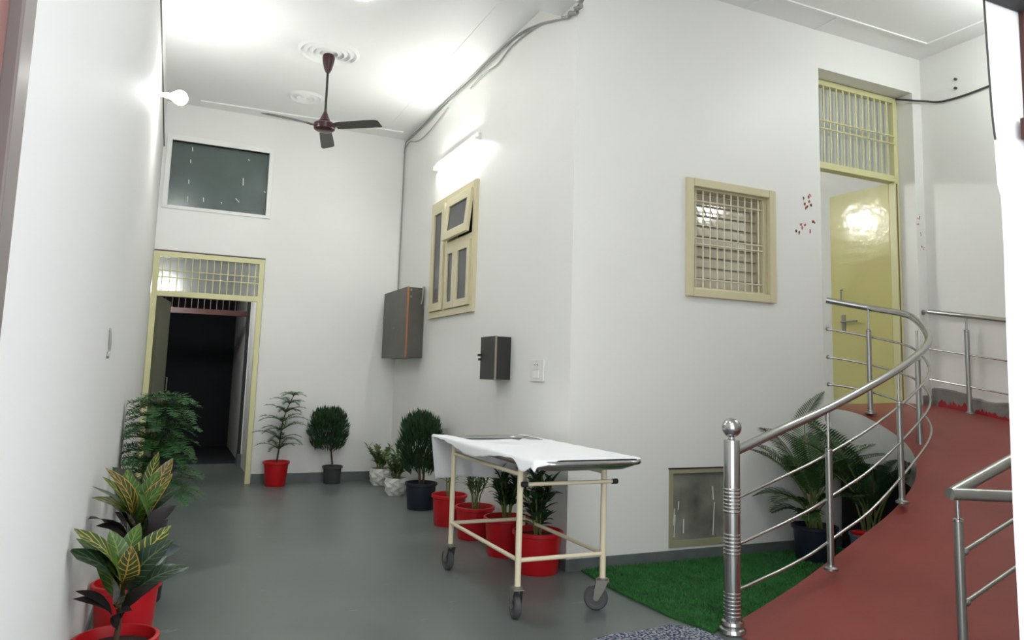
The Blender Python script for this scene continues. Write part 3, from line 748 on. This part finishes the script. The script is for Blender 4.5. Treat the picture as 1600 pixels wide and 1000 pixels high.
# ---- tube light
o = thing('tube_light', 'lit white tube light on the inner wall above the wooden window', 'tube light', (XT, 6.98, 3.56))
y0, y1, zt = 6.36, 7.60, 3.555
MB().b2((XT-.035, y0, zt-.0), (XT-.001, y1, zt+.04)).build('batten', M_PLASTIC, o, bevel=.003)
MB().tube([(XT-.045, y0+.02, zt-.018), (XT-.045, y1-.02, zt-.018)], .014, 12).build('tube', M_TUBE, o)
MB().b2((XT-.06, y0, zt-.035), (XT-.001, y0+.018, zt-.001)).build('end_holder', M_PLASTIC, o)
MB().b2((XT-.06, y1-.018, zt-.035), (XT-.001, y1, zt-.001)).build('end_holder', M_PLASTIC, o)
rebase(o, (XT, 6.98, 3.555))
# ---- bulb with its holder on the left wall
o = thing('light_bulb', 'round lit bulb in a holder high on the left wall', 'lamp', (XL, 6.5, 3.5))
BY, BZ = 6.5, 3.492
ax = Matrix.Rotation(R(90), 3, 'Y')
MB().lathe([(.045, 0), (.045, .012), (.02, .016), (.02, .06), (.024, .062), (.024, .085)], (XL+.001, BY, BZ), 20, ax).build('holder', M_PLASTIC, o, smooth=True)
MB().lathe([(.018, 0), (.026, .02), (.045, .045), (.060, .075), (.058, .105), (.038, .132), (.008, .144)], (XL+.083, BY, BZ), 24, ax).build('bulb', M_BULB, o, smooth=True)
rebase(o, (XL, BY, BZ))
# ---- ceiling lamps
def ceil_lamp(x, y, z, r, m, label, grp=None):
    o = thing('ceiling_lamp', label, 'ceiling lamp', (x, y, z), 0, grp)
    MB().lathe([(r+.012, -.018), (r+.012, -.001)], (0, 0, 0), 32).build('rim', M_PLASTIC, o, smooth=True)
    MB().lathe([(r, -.026), (r, -.017)], (0, 0, 0), 32).build('diffuser', m, o, smooth=True)
def fill_globe(x, y, z, r, m, label):
    o = thing('ceiling_lamp', label, 'ceiling lamp', (x, y, z))
    MB().lathe([(.06, -.02), (.06, -.001)], (0, 0, 0), 24).tube([(0, 0, -.02), (0, 0, -.10)], .012, 10).build('ceiling_mount', M_PLASTIC, o)
    MB().sphere((0, 0, -.10-r), r, 24, 14).build('globe', m, o, smooth=True)
ceil_lamp(1.13, 5.53, ZC, .11, M_DISC, 'round white lamp on the corridor ceiling, nearer than the fan')
ceil_lamp(1.3, 2.9, ZF, .16, M_DISC, 'unseen round white lamp added on the front ceiling above the trolley side of the hall')  # out of view, added to light the front hall
fill_globe(5.6, 3.0, ZF, .11, mat('added front fill', (1, 1, 1), emit=(.95, 1, .98), estr=21), 'unseen white globe lamp added to brighten the front ceiling above the red ramp')  # out of view, hung low to throw light onto the ceiling
def wall_bulb(loc, side, r, m, label):
    o = thing('light_bulb', label, 'lamp', loc); ax = Matrix.Rotation(R(90*side), 3, 'Y')
    MB().lathe([(.045, 0), (.045, .012), (.02, .016), (.02, .06), (.024, .062), (.024, .085)], (0, 0, 0), 20, ax).build('holder', M_PLASTIC, o, smooth=True)
    MB().sphere((side*(.08+r), 0, 0), r, 20, 12).build('bulb', m, o, smooth=True)
wall_bulb((2.685, 7.2, 3.69), 1, .075, M_ROOM, 'lit bulb on the side wall of the room behind the landing door')
wall_bulb((XL+.001, 9.75, 2.22), 1, .04, mat('lit passage bulb', (1, 1, 1), emit=(1, 1, 1), estr=150), 'lit bulb in the passage behind the transom of the back door')

# ---- rosettes and fan
def rosette(x, y, r, k, label):
    mb = MB(); prof = []
    for i in range(k):
        rr_ = r*(i+1)/k; prof += [(rr_-r/k*.95, -.001), (rr_-r/k*.55, -.018), (rr_-r/k*.15, -.002)]
    mb.lathe([(.001, -.002)]+prof+[(r, .0)], (0, 0, 0), 48)
    o = mb.build('ceiling_rosette', M_CEIL, None, smooth=True); o.location = (x, y, ZC); tag(o, label, 'ceiling rosette')
rosette(1.125, 6.80, .29, 5, 'round ringed plaster rosette on the ceiling around the fan rod')
rosette(1.12, 8.09, .20, 3, 'smaller plaster rosette on the ceiling farther down the corridor, without a fan')
fn = thing('ceiling_fan', 'three bladed dark brown fan hanging on a long rod from the corridor ceiling', 'fan', (1.125, 6.8, ZC))
MB().lathe([(.02, -.20), (.035, -.17), (.052, -.10), (.058, -.06), (.05, -.03), (.03, -.02)], (0, 0, 0), 28).build('canopy', M_FAN, fn, smooth=True)
MB().tube([(0, 0, -.18), (0, 0, -.62)], .011, 12).build('downrod', M_BLACK, fn, smooth=True)
MB().lathe([(.012, -.575), (.022, -.60), (.045, -.655), (.055, -.67), (.03, -.675)], (0, 0, 0), 28).build('lower_canopy', M_FAN, fn, smooth=True)
MB().lathe([(.03, -.77), (.075, -.765), (.095, -.75), (.10, -.725), (.098, -.70), (.08, -.685), (.03, -.675)], (0, 0, 0), 32).build('motor', M_FAN, fn, smooth=True)
for a in (76, 196, 316):
    rz = Matrix.Rotation(R(a), 3, 'Z'); mb = MB()
    vs = []
    for i, (rr_, wd, dz) in enumerate(((.12, .045, 0), (.16, .055, 0), (.3, .06, -.004), (.45, .064, -.01), (.56, .062, -.016), (.585, .045, -.018))):
        for sgn, zz in ((-1, .008), (1, -.008)):
            for tt in (0, .003): vs.append(rz @ Vector((rr_, sgn*wd, -.73+dz+zz*1.6+tt)))
    fs = []
    for i in range(5):
        q = 4*i; fs += [(q, q+2, q+6, q+4), (q+1, q+5, q+7, q+3), (q, q+4, q+5, q+1), (q+2, q+3, q+7, q+6)]
    fs += [(0, 1, 3, 2), (20, 22, 23, 21)]
    mb.add(vs, fs)
    bl = mb.build('blade', M_FANB, fn)
    MB().box(rz @ Vector((.125, 0, -.732)), (.09, .03, .006), rz).build('blade_bracket', M_FAN, bl)

# ---- cables
def cable(name, pts, r, m, label):
    o = MB().tube(cat([tuple(p) for p in pts], 5), r, 6).build(name, m, None, smooth=True); tag(o, label, 'cable'); return o
X = XT-.012
a1 = [(X, 4.83, 4.04), (X, 5.2, 4.16), (X, 5.6, 4.235), (X, 6.1, 4.245), (X, 6.7, 4.235), (X, 7.4, 4.25), (X, 8.2, 4.235), (X, 8.8, 4.235), (X, 8.96, 4.18), (X-.0, 8.975, 3.9), (X, 8.97, 3.2), (X, 8.97, 2.3)]
cable('cable', a1, .007, M_CABLE, 'grey cable bundle along the joint of inner wall and ceiling, running down the far corner')
cable('cable', [(p[0]-.003, p[1]+.01, p[2]-.02+.012*math.sin(i*2)) for i, p in enumerate(a1[1:8])], .005, M_CABLE, 'thin grey cable just below the cable bundle at the ceiling joint')
a2 = [at(905, 6, 'X', X), at(890, 26, 'X', X), at(870, 32, 'X', X), at(838, 42, 'X', X), at(800, 72, 'X', X), at(778, 100, 'X', X), at(758, 114, 'X', X), at(735, 138, 'X', X)]
cable('cable', a2, .007, M_CABLE, 'grey cable sagging on the inner wall below the ceiling, near the beam')
a3 = [at(700, 168, 'X', X), at(680, 194, 'X', X), at(662, 214, 'X', X), at(650, 221, 'X', X), at(640, 222, 'X', X), at(632, 236, 'X', X), at(629, 262, 'X', X), at(622, 330, 'X', X)]
cable('cable', a3, .006, M_CABLE, 'grey cable branch curving down toward the far corner of the inner wall')
mb = MB().tube([at(px, py, 'X', X-.01) for px, py in ((912, -4), (906, 4), (909, 10), (900, 14), (902, 20), (891, 21), (888, 27), (878, 27))], [.012, .022, .014, .022, .013, .021, .014, .008], 8)
tag(mb.build('cable_knot', M_CABLE, None, smooth=True), 'knot of grey cables at the beam end over the wall corner', 'cable')
Xl = XL+.01
cable('cable', [(Xl, 5.4, 3.84), (Xl, 6.7, 3.825), (Xl, 8.3, 3.76), (Xl, 8.97, 3.74)], .006, M_CABLED, 'dark cable running along the left wall above the bulb')
cable('cable', [at(1400, 155, 'Y', 4.68), at(1425, 157, 'Y', 4.515), (6.213, 4.48, 3.965), (6.218, 4.30, 3.905), (6.218, 3.9, 3.90), (6.218, 3.2, 3.98)], .009, M_CABLED, 'dark cable crossing the right wall from the barred door top to the pier')
pb = [(2.36, YP-.004, 3.2), (2.372, YP-.012, 2.75), (2.383, YP-.012, 2.58), (2.392, YP-.01, 2.42), (2.40, YP-.008, 2.30), (2.405, YP-.008, 2.2), (2.418, YP-.006, 2.12)]
cable('cable', [(x-.006, y, z) for x, y, z in pb], .0035, M_CABLED, 'thin dark cable hanging down the edge of the white pier')

# ------------------------------------------------------------------ plants
def pot(root, r, h, m, taper=.74, rim=.014, soilz=.86, fac=False):
    rb = r*taper
    prof = [(.001, .0), (rb, .0), (rb+.004, .006), (r-.012, h-rim*2), (r-.008, h-rim*2), (r+.002, h-rim*1.7), (r+.002, h-.003), (r-.003, h), (r-.012, h), (r-.02, h*soilz-.01), (.001, h*soilz-.012)]
    MB().lathe(prof, (0, 0, 0), 40).build('pot', m, root, smooth=True)
    MB().lathe([(.001, h*soilz-.01), (r-.022, h*soilz-.01), (r-.024, h*soilz), (.001, h*soilz+.006)], (0, 0, 0), 24).build('soil', M_SOIL, root, smooth=True)
def facet_pot(root, r, h):
    mb = MB(); n_ = 12; rows = 4; vs = []
    for i in range(rows+1):
        t = i/rows; rr_ = r*(.62+.42*math.sin(math.pi*(.12+.62*t)))*.97
        for j in range(n_):
            a = 2*math.pi*j/n_; k_ = 1.0+(.07 if (i+j) % 2 else -.05)
            vs.append((rr_*k_*math.cos(a), rr_*k_*math.sin(a), h*t))
    fs = []
    for i in range(rows):
        for j in range(n_):
            a, b_ = i*n_+j, i*n_+(j+1) % n_; c, d_ = (i+1)*n_+j, (i+1)*n_+(j+1) % n_
            fs += ([(a, b_, c), (b_, d_, c)] if i % 2 == 0 else [(a, b_, d_), (a, d_, c)])
    fs.append(tuple(range(n_))[::-1])
    mb.add(vs, fs); o = mb.build('pot', M_POTW, root); sm = o.modifiers.new('thick', 'SOLIDIFY'); sm.thickness = .008; sm.offset = -1
    MB().lathe([(.001, h*.84), (r*.84, h*.84), (r*.84, h*.87), (.001, h*.9)], (0, 0, 0), 20).build('soil', M_SOIL, root, smooth=True)

def sph(az, el): return Vector((math.cos(el)*math.cos(az), math.cos(el)*math.sin(az), math.sin(el)))

def araucaria(root, z0, hgt, reach, tiers, lean=(0, 0), seed=1, mt=M_LEAFB, nb=6, needle=.035, up0=.5):
    random.seed(seed); tr_ = []
    for i in range(9): t = i/8; tr_.append(Vector((lean[0]*t*t+.012*math.sin(t*7), lean[1]*t*t, z0+hgt*t)))
    MB().tube(tr_, [.010*(1-.6*i/8) for i in range(9)], 8).build('trunk', M_BARK, root, smooth=True)
    mb = MB()
    for k in range(tiers):
        t = .22+.78*k/(tiers-1) if tiers > 1 else 1; t = min(t, .985); i = min(7, int(t*8)); c = tr_[i].lerp(tr_[i+1], t*8-i)
        L = reach*(1-.45*(t-.22))*random.uniform(.85, 1.05)
        if k == tiers-1: L *= .75
        a0 = random.uniform(0, 6)
        for q in range(nb):
            az = a0+2*math.pi*q/nb+random.uniform(-.2, .2); l_ = L*random.uniform(.8, 1.1)
            d = Vector((math.cos(az), math.sin(az), 0)); pts = []; m_ = 8
            rise = up0*random.uniform(.6, 1.1)
            for j in range(m_+1):
                s_ = j/m_; pts.append(c+d*l_*s_+Vector((0, 0, l_*(rise*s_-(.62)*s_*s_))))
            mb.tube(pts, [.004*(1-.6*j/m_) for j in range(m_+1)], 4, False)
            nn_ = int(l_/.009)
            for j in range(nn_):
                s_ = (j+.6)/nn_; ii = min(m_-1, int(s_*m_)); p = pts[ii].lerp(pts[ii+1], s_*m_-ii); dd = (pts[ii+1]-pts[ii]).normalized(); sd = dd.cross(Vector((0, 0, 1))).normalized()
                ln = needle*(math.sin(math.pi*min(.97, .15+s_*.82))**.5)
                for sg in (-1, 1):
                    tip = p+sd*sg*ln+dd*ln*.55+Vector((0, 0, ln*random.uniform(-.1, .45)))
                    wv = dd*.0035; mb.add([p-wv, p+wv, tip+wv*.6, tip-wv*.6], [(0, 1, 2, 3)])
                if j % 2 == 0:
                    tip = p+Vector((0, 0, ln*.5))+dd*ln*.5; mb.add([p-sd*.003, p+sd*.003, tip], [(0, 1, 2)])
    return mb.build('foliage', mt, root)

def crown(mb, c, rx, rz_, n_, L, wd, seed, upb=.8, low=0.0):
    random.seed(seed)
    for _ in range(n_):
        az = random.uniform(0, 6.283); el = random.uniform(-1.0, 1.45); rr_ = random.uniform(.35, 1.0)**.5
        q = sph(az, el); p = Vector(c)+Vector((q.x*rx*rr_, q.y*rx*rr_, q.z*rz_*rr_))
        d = (Vector((q.x, q.y, q.z*.5))*.55+Vector((random.uniform(-.25, .25), random.uniform(-.25, .25), upb))).normalized()
        l_ = L*random.uniform(.6, 1.15)
        mb.leaf(p-d*l_*.4, p+d*l_*.6, wd*random.uniform(.7, 1.2), up=sph(random.uniform(0, 6.28), random.uniform(-.2, .6)), bow=.05, fold=.1, segs=2)
def thuja(root, z0, trunk, c, rx, rz_, seed, n_=1500, mt=M_LEAFD, stems=1, L=.085):
    random.seed(seed); mb = MB()
    for k in range(stems):
        dx = random.uniform(-.05, .05)*(stems > 1); dy = random.uniform(-.04, .04)*(stems > 1)
        top = Vector((c[0]+dx*2.2, c[1]+dy*2, c[2]-rz_*.1))
        mb.tube([(dx*.5, dy*.5, z0), (dx*.8+c[0]*.4, dy, (z0+top.z)/2), top], [.012, .010, .005], 7)
        for j in range(6):
            a = random.uniform(0, 6.28); p0 = Vector((dx*.8+c[0]*.4, dy, lerp(z0, top.z, .45))); mb.tube([p0, p0+Vector((math.cos(a)*rx*.5, math.sin(a)*rx*.5, rz_*.7))], [.005, .002], 5)
    mb.build('trunk', M_BARK, root, smooth=True)
    mb = MB(); crown(mb, c, rx, rz_, n_, L, .013, seed+1)
    random.seed(seed+2)
    for k in range(9):     # upright plumes that break the outline
        a = 2*math.pi*k/9; q = (c[0]+math.cos(a)*rx*.62, c[1]+math.sin(a)*rx*.62, c[2]+rz_*random.uniform(.25, .65)); crown(mb, q, rx*.26, rz_*.36, 90, L, .011, seed+10+k, 1.3)
    mb.build('foliage', mt, root)
def bush(root, z0, n_stem, hgt, spread, n_leaf, L, wd, m, seed, stem_m=M_STEMG, droop=0.1, low=.35, shape=1.0):
    random.seed(seed); st = MB(); mb = MB()
    for s_ in range(n_stem):
        az = 2*math.pi*s_/n_stem+random.uniform(-.4, .4); k_ = random.uniform(.3, 1)*spread; hh = hgt*random.uniform(.75, 1.05)
        p0 = Vector((.02*math.cos(az), .02*math.sin(az), z0)); p1 = Vector((k_*.45*math.cos(az), k_*.45*math.sin(az), z0+hh*.55)); p2 = Vector((k_*math.cos(az), k_*math.sin(az), z0+hh))
        st.tube([p0, p1, p2], [.006, .005, .003], 6)
        for i in range(n_leaf):
            t = low+(1-low)*(i+random.random())/n_leaf; p = p0.lerp(p1, t*2) if t < .5 else p1.lerp(p2, t*2-1)
            a = i*2.4+random.uniform(-.4, .4); d = Vector((math.cos(a), math.sin(a), random.uniform(.15, .9)+.8*(t > .9))).normalized(); l_ = L*random.uniform(.7, 1.1)
            mb.leaf(p, p+d*l_, wd*random.uniform(.8, 1.1), bow=droop, fold=.2, segs=4, shape=shape)
    st.build('stem', stem_m, root, smooth=True); mb.build('foliage', m, root)

# -- back wall
o = thing('potted_araucaria', 'sparse tiered araucaria in a red pot against the back wall, beside the door', 'potted plant', (1.15, 8.78, 0), 0)
pot(o, .145, .27, M_POTR, .72)
araucaria(o, .23, .78, .33, 7, (.14, 0), 21, M_LEAFM, 6, .034, .85)
o = thing('potted_thuja', 'round headed dark thuja bush in a small grey pot against the back wall', 'potted plant', (1.79, 8.83, 0))
pot(o, .115, .20, M_POTG, .78)
thuja(o, .17, .3, (-.07, 0, .60), .235, .26, 31, 2000)
# -- along the inner wall
o = thing('potted_shrub', 'small leafy shrub in a white faceted pot, the farther of the two white pots', 'potted plant', (2.30, 8.60, 0), 0)
facet_pot(o, .125, .19); bush(o, .16, 12, .25, .20, 15, .085, .040, M_LEAFL, 41, low=.2)
o = thing('potted_shrub', 'small leafy shrub in a white faceted pot, the nearer one beside the big dark pot', 'potted plant', (2.28, 7.88, 0), 0)
facet_pot(o, .12, .18); bush(o, .15, 12, .30, .19, 15, .085, .040, M_LEAFL, 43, low=.2)
o = thing('potted_thuja', 'big dark thuja with several stems in a large dark blue pot by the inner wall', 'potted plant', (2.285, 7.02, 0))
pot(o, .155, .25, M_POTD, .8)
thuja(o, .21, .3, (-.02, .0, .60), .225, .31, 51, 2600, M_LEAFD, 4, .11)
o = thing('potted_shrub', 'thin yellow green shrub in a red pot next to the dark blue pot', 'potted plant', (2.29, 6.23, 0))
pot(o, .155, .26, M_POTR, .80); bush(o, .22, 5, .48, .10, 14, .10, .026, mat('yellow green foliage', (.13, .16, .03), .5, var=.5, vscale=20), 61, low=.25)
o = thing('potted_palm', 'short stemmed young palm in a red pot behind the trolley leg', 'potted plant', (2.31, 5.68, 0))
pot(o, .16, .25, M_POTR, .80); bush(o, .21, 8, .26, .12, 12, .12, .018, M_LEAFM, 62, low=.55, droop=.2)
o = thing('potted_palm', 'bushy narrow leaved palm in a red pot under the middle of the trolley', 'potted plant', (2.33, 5.10, 0))
pot(o, .17, .27, M_POTR, .80); bush(o, .23, 12, .34, .17, 24, .12, .026, M_LEAFD, 63, low=.3, droop=.12)
o = thing('potted_dracaena', 'dark broad leaved plant in the red pot nearest the wall corner', 'potted plant', (2.335, 4.60, 0))
pot(o, .17, .27, M_POTR, .80); bush(o, .23, 6, .38, .13, 15, .14, .058, M_LEAFD, 64, low=.15, droop=.1)

# -- left row
def croton(root, z0, leaves, seed, hgt):
    """leaves: (start fraction on stem, tip vector, width, material)"""
    st = MB().tube([(0, 0, z0-.02), (.01, 0, z0+hgt*.5), (.0, 0, z0+hgt)], [.011, .009, .006], 8).build('stem', M_BARK, root, smooth=True)
    ms = {}
    for f_, tip, wd, m in leaves:
        mb = MB(); base = Vector((0, 0, z0+hgt*f_)); tip = Vector(tip)
        mid = base.lerp(tip, .1)
        mb.tube([base, mid+Vector((0, 0, .004))], [.0035, .003], 5)
        mb.leaf(mid, tip, wd*1.22, up=(.12+random.uniform(-.25, .25), -.6, .8), bow=random.uniform(.10, .2), fold=.2, segs=9, shape=.9, tipp=.7)
        mb.build('leaf', m, root, smooth=True, sharp=60)
def tips(c, lst):
    c = Vector(c); out = []
    for f_, px, py, dy, wd, m in lst:
        p = at(px, py, 'Y', c.y+dy); out.append((f_, p-c, wd, m))
    return out
c1 = (-.115, 3.28, 0)
o = thing('potted_croton', 'yellow veined croton in the red pot at the bottom left, nearest the camera', 'potted plant', c1)
pot(o, .150, .275, M_POTR, .76)
croton(o, .25, tips(c1, [
    (.75, 104, 827, -.33, .075, M_CR1), (.55, 93, 862, -.38, .085, M_CR3), (.6, 112, 842, -.22, .07, M_CR2), (.85, 128, 868, -.16, .07, M_CR4),
    (.95, 172, 828, .05, .07, M_CR2), (.95, 219, 817, .08, .065, M_CR2), (.9, 267, 821, .02, .075, M_CR1), (.8, 271, 843, -.06, .08, M_CR3),
    (.9, 205, 852, -.10, .075, M_CR4), (.7, 295, 886, .05, .07, M_CR3), (.45, 262, 868, .12, .06, M_CR3), (.5, 160, 880, -.20, .06, M_CR1),
    (.3, 118, 924, -.2, .05, M_LEAFK), (.25, 114, 936, -.2, .045, M_LEAFK), (.35, 248, 912, -.1, .05, M_LEAFK), (.2, 206, 954, -.16, .045, M_LEAFK), (.6, 145, 838, .1, .07, M_CR2), (.75, 235, 838, .12, .07, M_CR1)]), 1, .22)
c2 = (-.112, 3.98, 0)
o = thing('potted_croton', 'orange and green croton in the second red pot of the left row', 'potted plant', c2)
pot(o, .148, .30, M_POTR, .76)
croton(o, .26, tips(c2, [
    (.85, 165, 731, -.18, .07, M_CR4), (.8, 160, 745, -.24, .06, M_CR1), (.6, 143, 778, -.42, .075, M_CR1), (.95, 199, 733, .05, .08, M_CR2), (.9, 250, 735, .1, .075, M_CR2),
    (.9, 270, 740, .02, .065, M_CR4), (.8, 258, 758, -.08, .085, M_CR2), (.6, 267, 790, .0, .08, M_LEAFK), (.5, 262, 812, .05, .08, M_LEAFK), (.45, 125, 812, -.5, .07, M_LEAFK),
    (.4, 150, 822, -.36, .07, M_LEAFK), (.6, 139, 760, -.45, .04, M_CR3), (.3, 245, 830, -.06, .06, M_CR3), (.35, 283, 855, .1, .08, mat('dark teal leaf', (.015, .035, .036), .35)), (.7, 215, 770, -.2, .08, M_CR2), (.5, 190, 800, -.16, .07, M_LEAFK)]), 2, .28)
c3 = (-.08, 4.72, 0)
o = thing('potted_croton', 'dark purplish croton between the araucaria and the orange croton of the left row', 'potted plant', c3)
pot(o, .15, .26, M_POTD, .78)
croton(o, .22, tips(c3, [
    (.9, 180, 730, .0, .07, M_LEAFK), (.9, 162, 728, .1, .06, M_LEAFD), (.9, 270, 716, .05, .07, M_CR4), (.9, 248, 706, .1, .06, M_CR1), (.8, 283, 760, .0, .07, M_CR3), (.7, 200, 745, -.1, .08, M_CR2), (.5, 150, 770, .05, .06, M_LEAFK),
    (.6, 235, 760, -.1, .07, M_LEAFK), (.4, 275, 790, 0, .07, M_LEAFK), (.4, 180, 800, 0, .07, M_LEAFK)]), 3, .30)
o = thing('potted_araucaria', 'dense feathery araucaria in the left row, in front of the dark doorway', 'potted plant', (-.085, 5.75, 0))
pot(o, .125, .24, M_POTD, .76)
araucaria(o, .20, .88, .40, 10, (.05, 0), 72, M_LEAFB, 11, .06, .62)

# -- palms by the ramp
def palm(root, z0, fronds, seed, m=M_LEAFM):
    random.seed(seed); st = MB(); mb = MB()
    for az, L, lift, drp, wd in fronds:
        d = Vector((math.cos(az), math.sin(az), 0)); pts = []; b0 = Vector((random.uniform(-.06, .06), random.uniform(-.05, .05), z0)); k_ = 14
        for j in range(k_+1):
            t = j/k_; pts.append(b0+d*L*(.10*t+.62*t*t)+Vector((0, 0, L*(lift*t-drp*t**3))))
        st.tube(pts, [.009*(1-.75*j/k_) for j in range(k_+1)], 6)
        n_ = 34
        for j in range(n_):
            t = .40+.59*j/34; ii = min(k_-1, int(t*k_)); p = pts[ii].lerp(pts[ii+1], t*k_-ii); dd = (pts[ii+1]-pts[ii]).normalized()
            sd = dd.cross(Vector((0, 0, 1)));
            sd = sd.normalized() if sd.length > .05 else d.cross(Vector((0, 0, 1)))
            upv = sd.cross(dd)
            ln = .22*math.sin(math.pi*(.22+.74*j/n_))*wd
            for sg in (-1, 1):
                tip = p+(sd*sg*.85+dd*.75+upv*.25).normalized()*ln+Vector((0, 0, -ln*.22))
                mb.leaf(p, tip, .0105, up=upv, bow=.10, fold=.3, segs=3)
    st.build('stem', M_STEMG, root, smooth=True); mb.build('foliage', m, root)
cA = Vector((4.46, 4.22, 0))
o = thing('potted_palm', 'tall feathery areca palm in a dark blue pot on the turf under the curved railing', 'potted plant', cA)
pot(o, .165, .26, M_POTD, .78)
random.seed(9)
palm(o, .22, [(2.9, .80, 1.0, .25, .9), (3.6, .80, .95, .3, .9), (2.3, .72, 1.1, .25, .9), (4.3, .75, 1.05, .28, 1), (5.2, .75, 1.1, .3, 1), (0.5, .75, 1.2, .25, 1), (.9, .7, 1.2, .2, .9), (5.9, .72, 1.15, .25, 1), (3.2, .55, .85, .45, .8), (4.7, .55, .9, .4, .9), (1.6, .45, 1.3, .15, .9), (3.9, .42, .75, .5, .7), (2.8, .40, .8, .5, .7), (0.9, 1.05, 1.18, .2, 1), (3.4, .9, 1.15, .3, 1), (2.5, .62, .8, .45, .9)], 81, M_LEAFM)
cB = Vector((4.78, 4.0, 0))
o = thing('potted_palm', 'areca palm half hidden behind the ramp edge, right of the first palm', 'potted plant', cB)
pot(o, .10, .20, M_POTD, .78)
palm(o, .17, [(5.9, .60, 1.3, .3, .9), (.9, .60, 1.3, .2, .9), (.9, .80, 1.1, .25, .9), (4.6, .70, 1.15, .3, 1), (3.8, .75, 1.1, .3, .9), (2.6, .75, 1.15, .2, .9), (1.7, .6, 1.3, .2, .9), (5.2, .62, 1.25, .3, 1), (3.2, .95, 1.15, .2, 1), (3.6, .6, 1.0, .4, .9), (2.9, .7, 1.1, .3, .9)], 82, M_LEAFD)
o = thing('plastic_bucket', 'pale blue plastic bucket beside the palm pot, partly behind the ramp', 'bucket', (4.60, 3.86, 0))
MB().lathe([(.001, .0), (.10, 0), (.128, .23), (.135, .232), (.135, .247), (.126, .247), (.097, .012), (.001, .012)], (0, 0, .012), 32).build('bucket_body', mat('pale blue plastic', (.10, .14, .19), .35), o, smooth=True)
MB().tube([(-.137, 0, .245), (-.12, -.07, .19), (0, -.138, .13), (.12, -.07, .19), (.137, 0, .245)], .003, 6).build('bucket_handle', M_BLACK, o)
o = MB().lathe([(.001, 0), (.05, 0), (.055, .02), (.02, .03), (.001, .03)], (0, 0, 0), 20).build('red_cap', M_POTR, None, smooth=True)
o.location = (4.51, 3.86, .259); tag(o, 'small red plastic lid lying on the pale blue bucket', 'lid')

# ---- unseen porch side lamp, added to brighten the pier and near wall ends
ceil = struct(MB().b2((-1.2, -1.4, 3.2), (3.9, YP-.2, 3.3)).build('ceiling_porch', M_CEIL))
ceil_lamp(1.2, .55, 3.2, .22, M_PORCHFILL, 'unseen round lamp added on the porch ceiling to brighten the entrance')

# ---- groups of look-alikes
GR = {'potted_araucaria': 'potted plants', 'potted_thuja': 'potted plants', 'potted_shrub': 'potted plants', 'potted_palm': 'potted plants', 'potted_dracaena': 'potted plants', 'potted_croton': 'potted plants',
      'ceiling_lamp': 'round ceiling lamps', 'cable': 'cables on walls', 'electrical_box': 'metal electrical boxes on the inner wall', 'ceiling_rosette': 'plaster rosettes on the corridor ceiling', 'light_bulb': 'bulbs in wall holders'}
for o in list(S.objects):
    b_ = o.name.split('.')[0]
    if o.parent is None and b_ in GR: o['group'] = GR[b_]
# ---- leaves end at the walls they touch
for root in [o for o in S.objects if o.parent is None and o.name.startswith('potted_')]:
    L = root.location
    for ch in root.children:
        if ch.type != 'MESH' or ch.name.split('.')[0] not in ('foliage', 'leaf', 'stem', 'trunk'): continue
        for q in ch.data.vertices:
            x, y, z = q.co.x+L.x, q.co.y+L.y, q.co.z+L.z
            if L.x < XT: x = min(max(x, XL+.012), XT-.02); y = min(y, YB-.02)
            else:
                y = min(y, YA-.02)
                if z < 1.5: y = max(y, inner_y(min(x, 4.9))+.04)
                if z < 1.6 and y < 4.5: x = min(x, 4.93)
            q.co = (x-L.x, y-L.y, max(z, .02)-L.z)
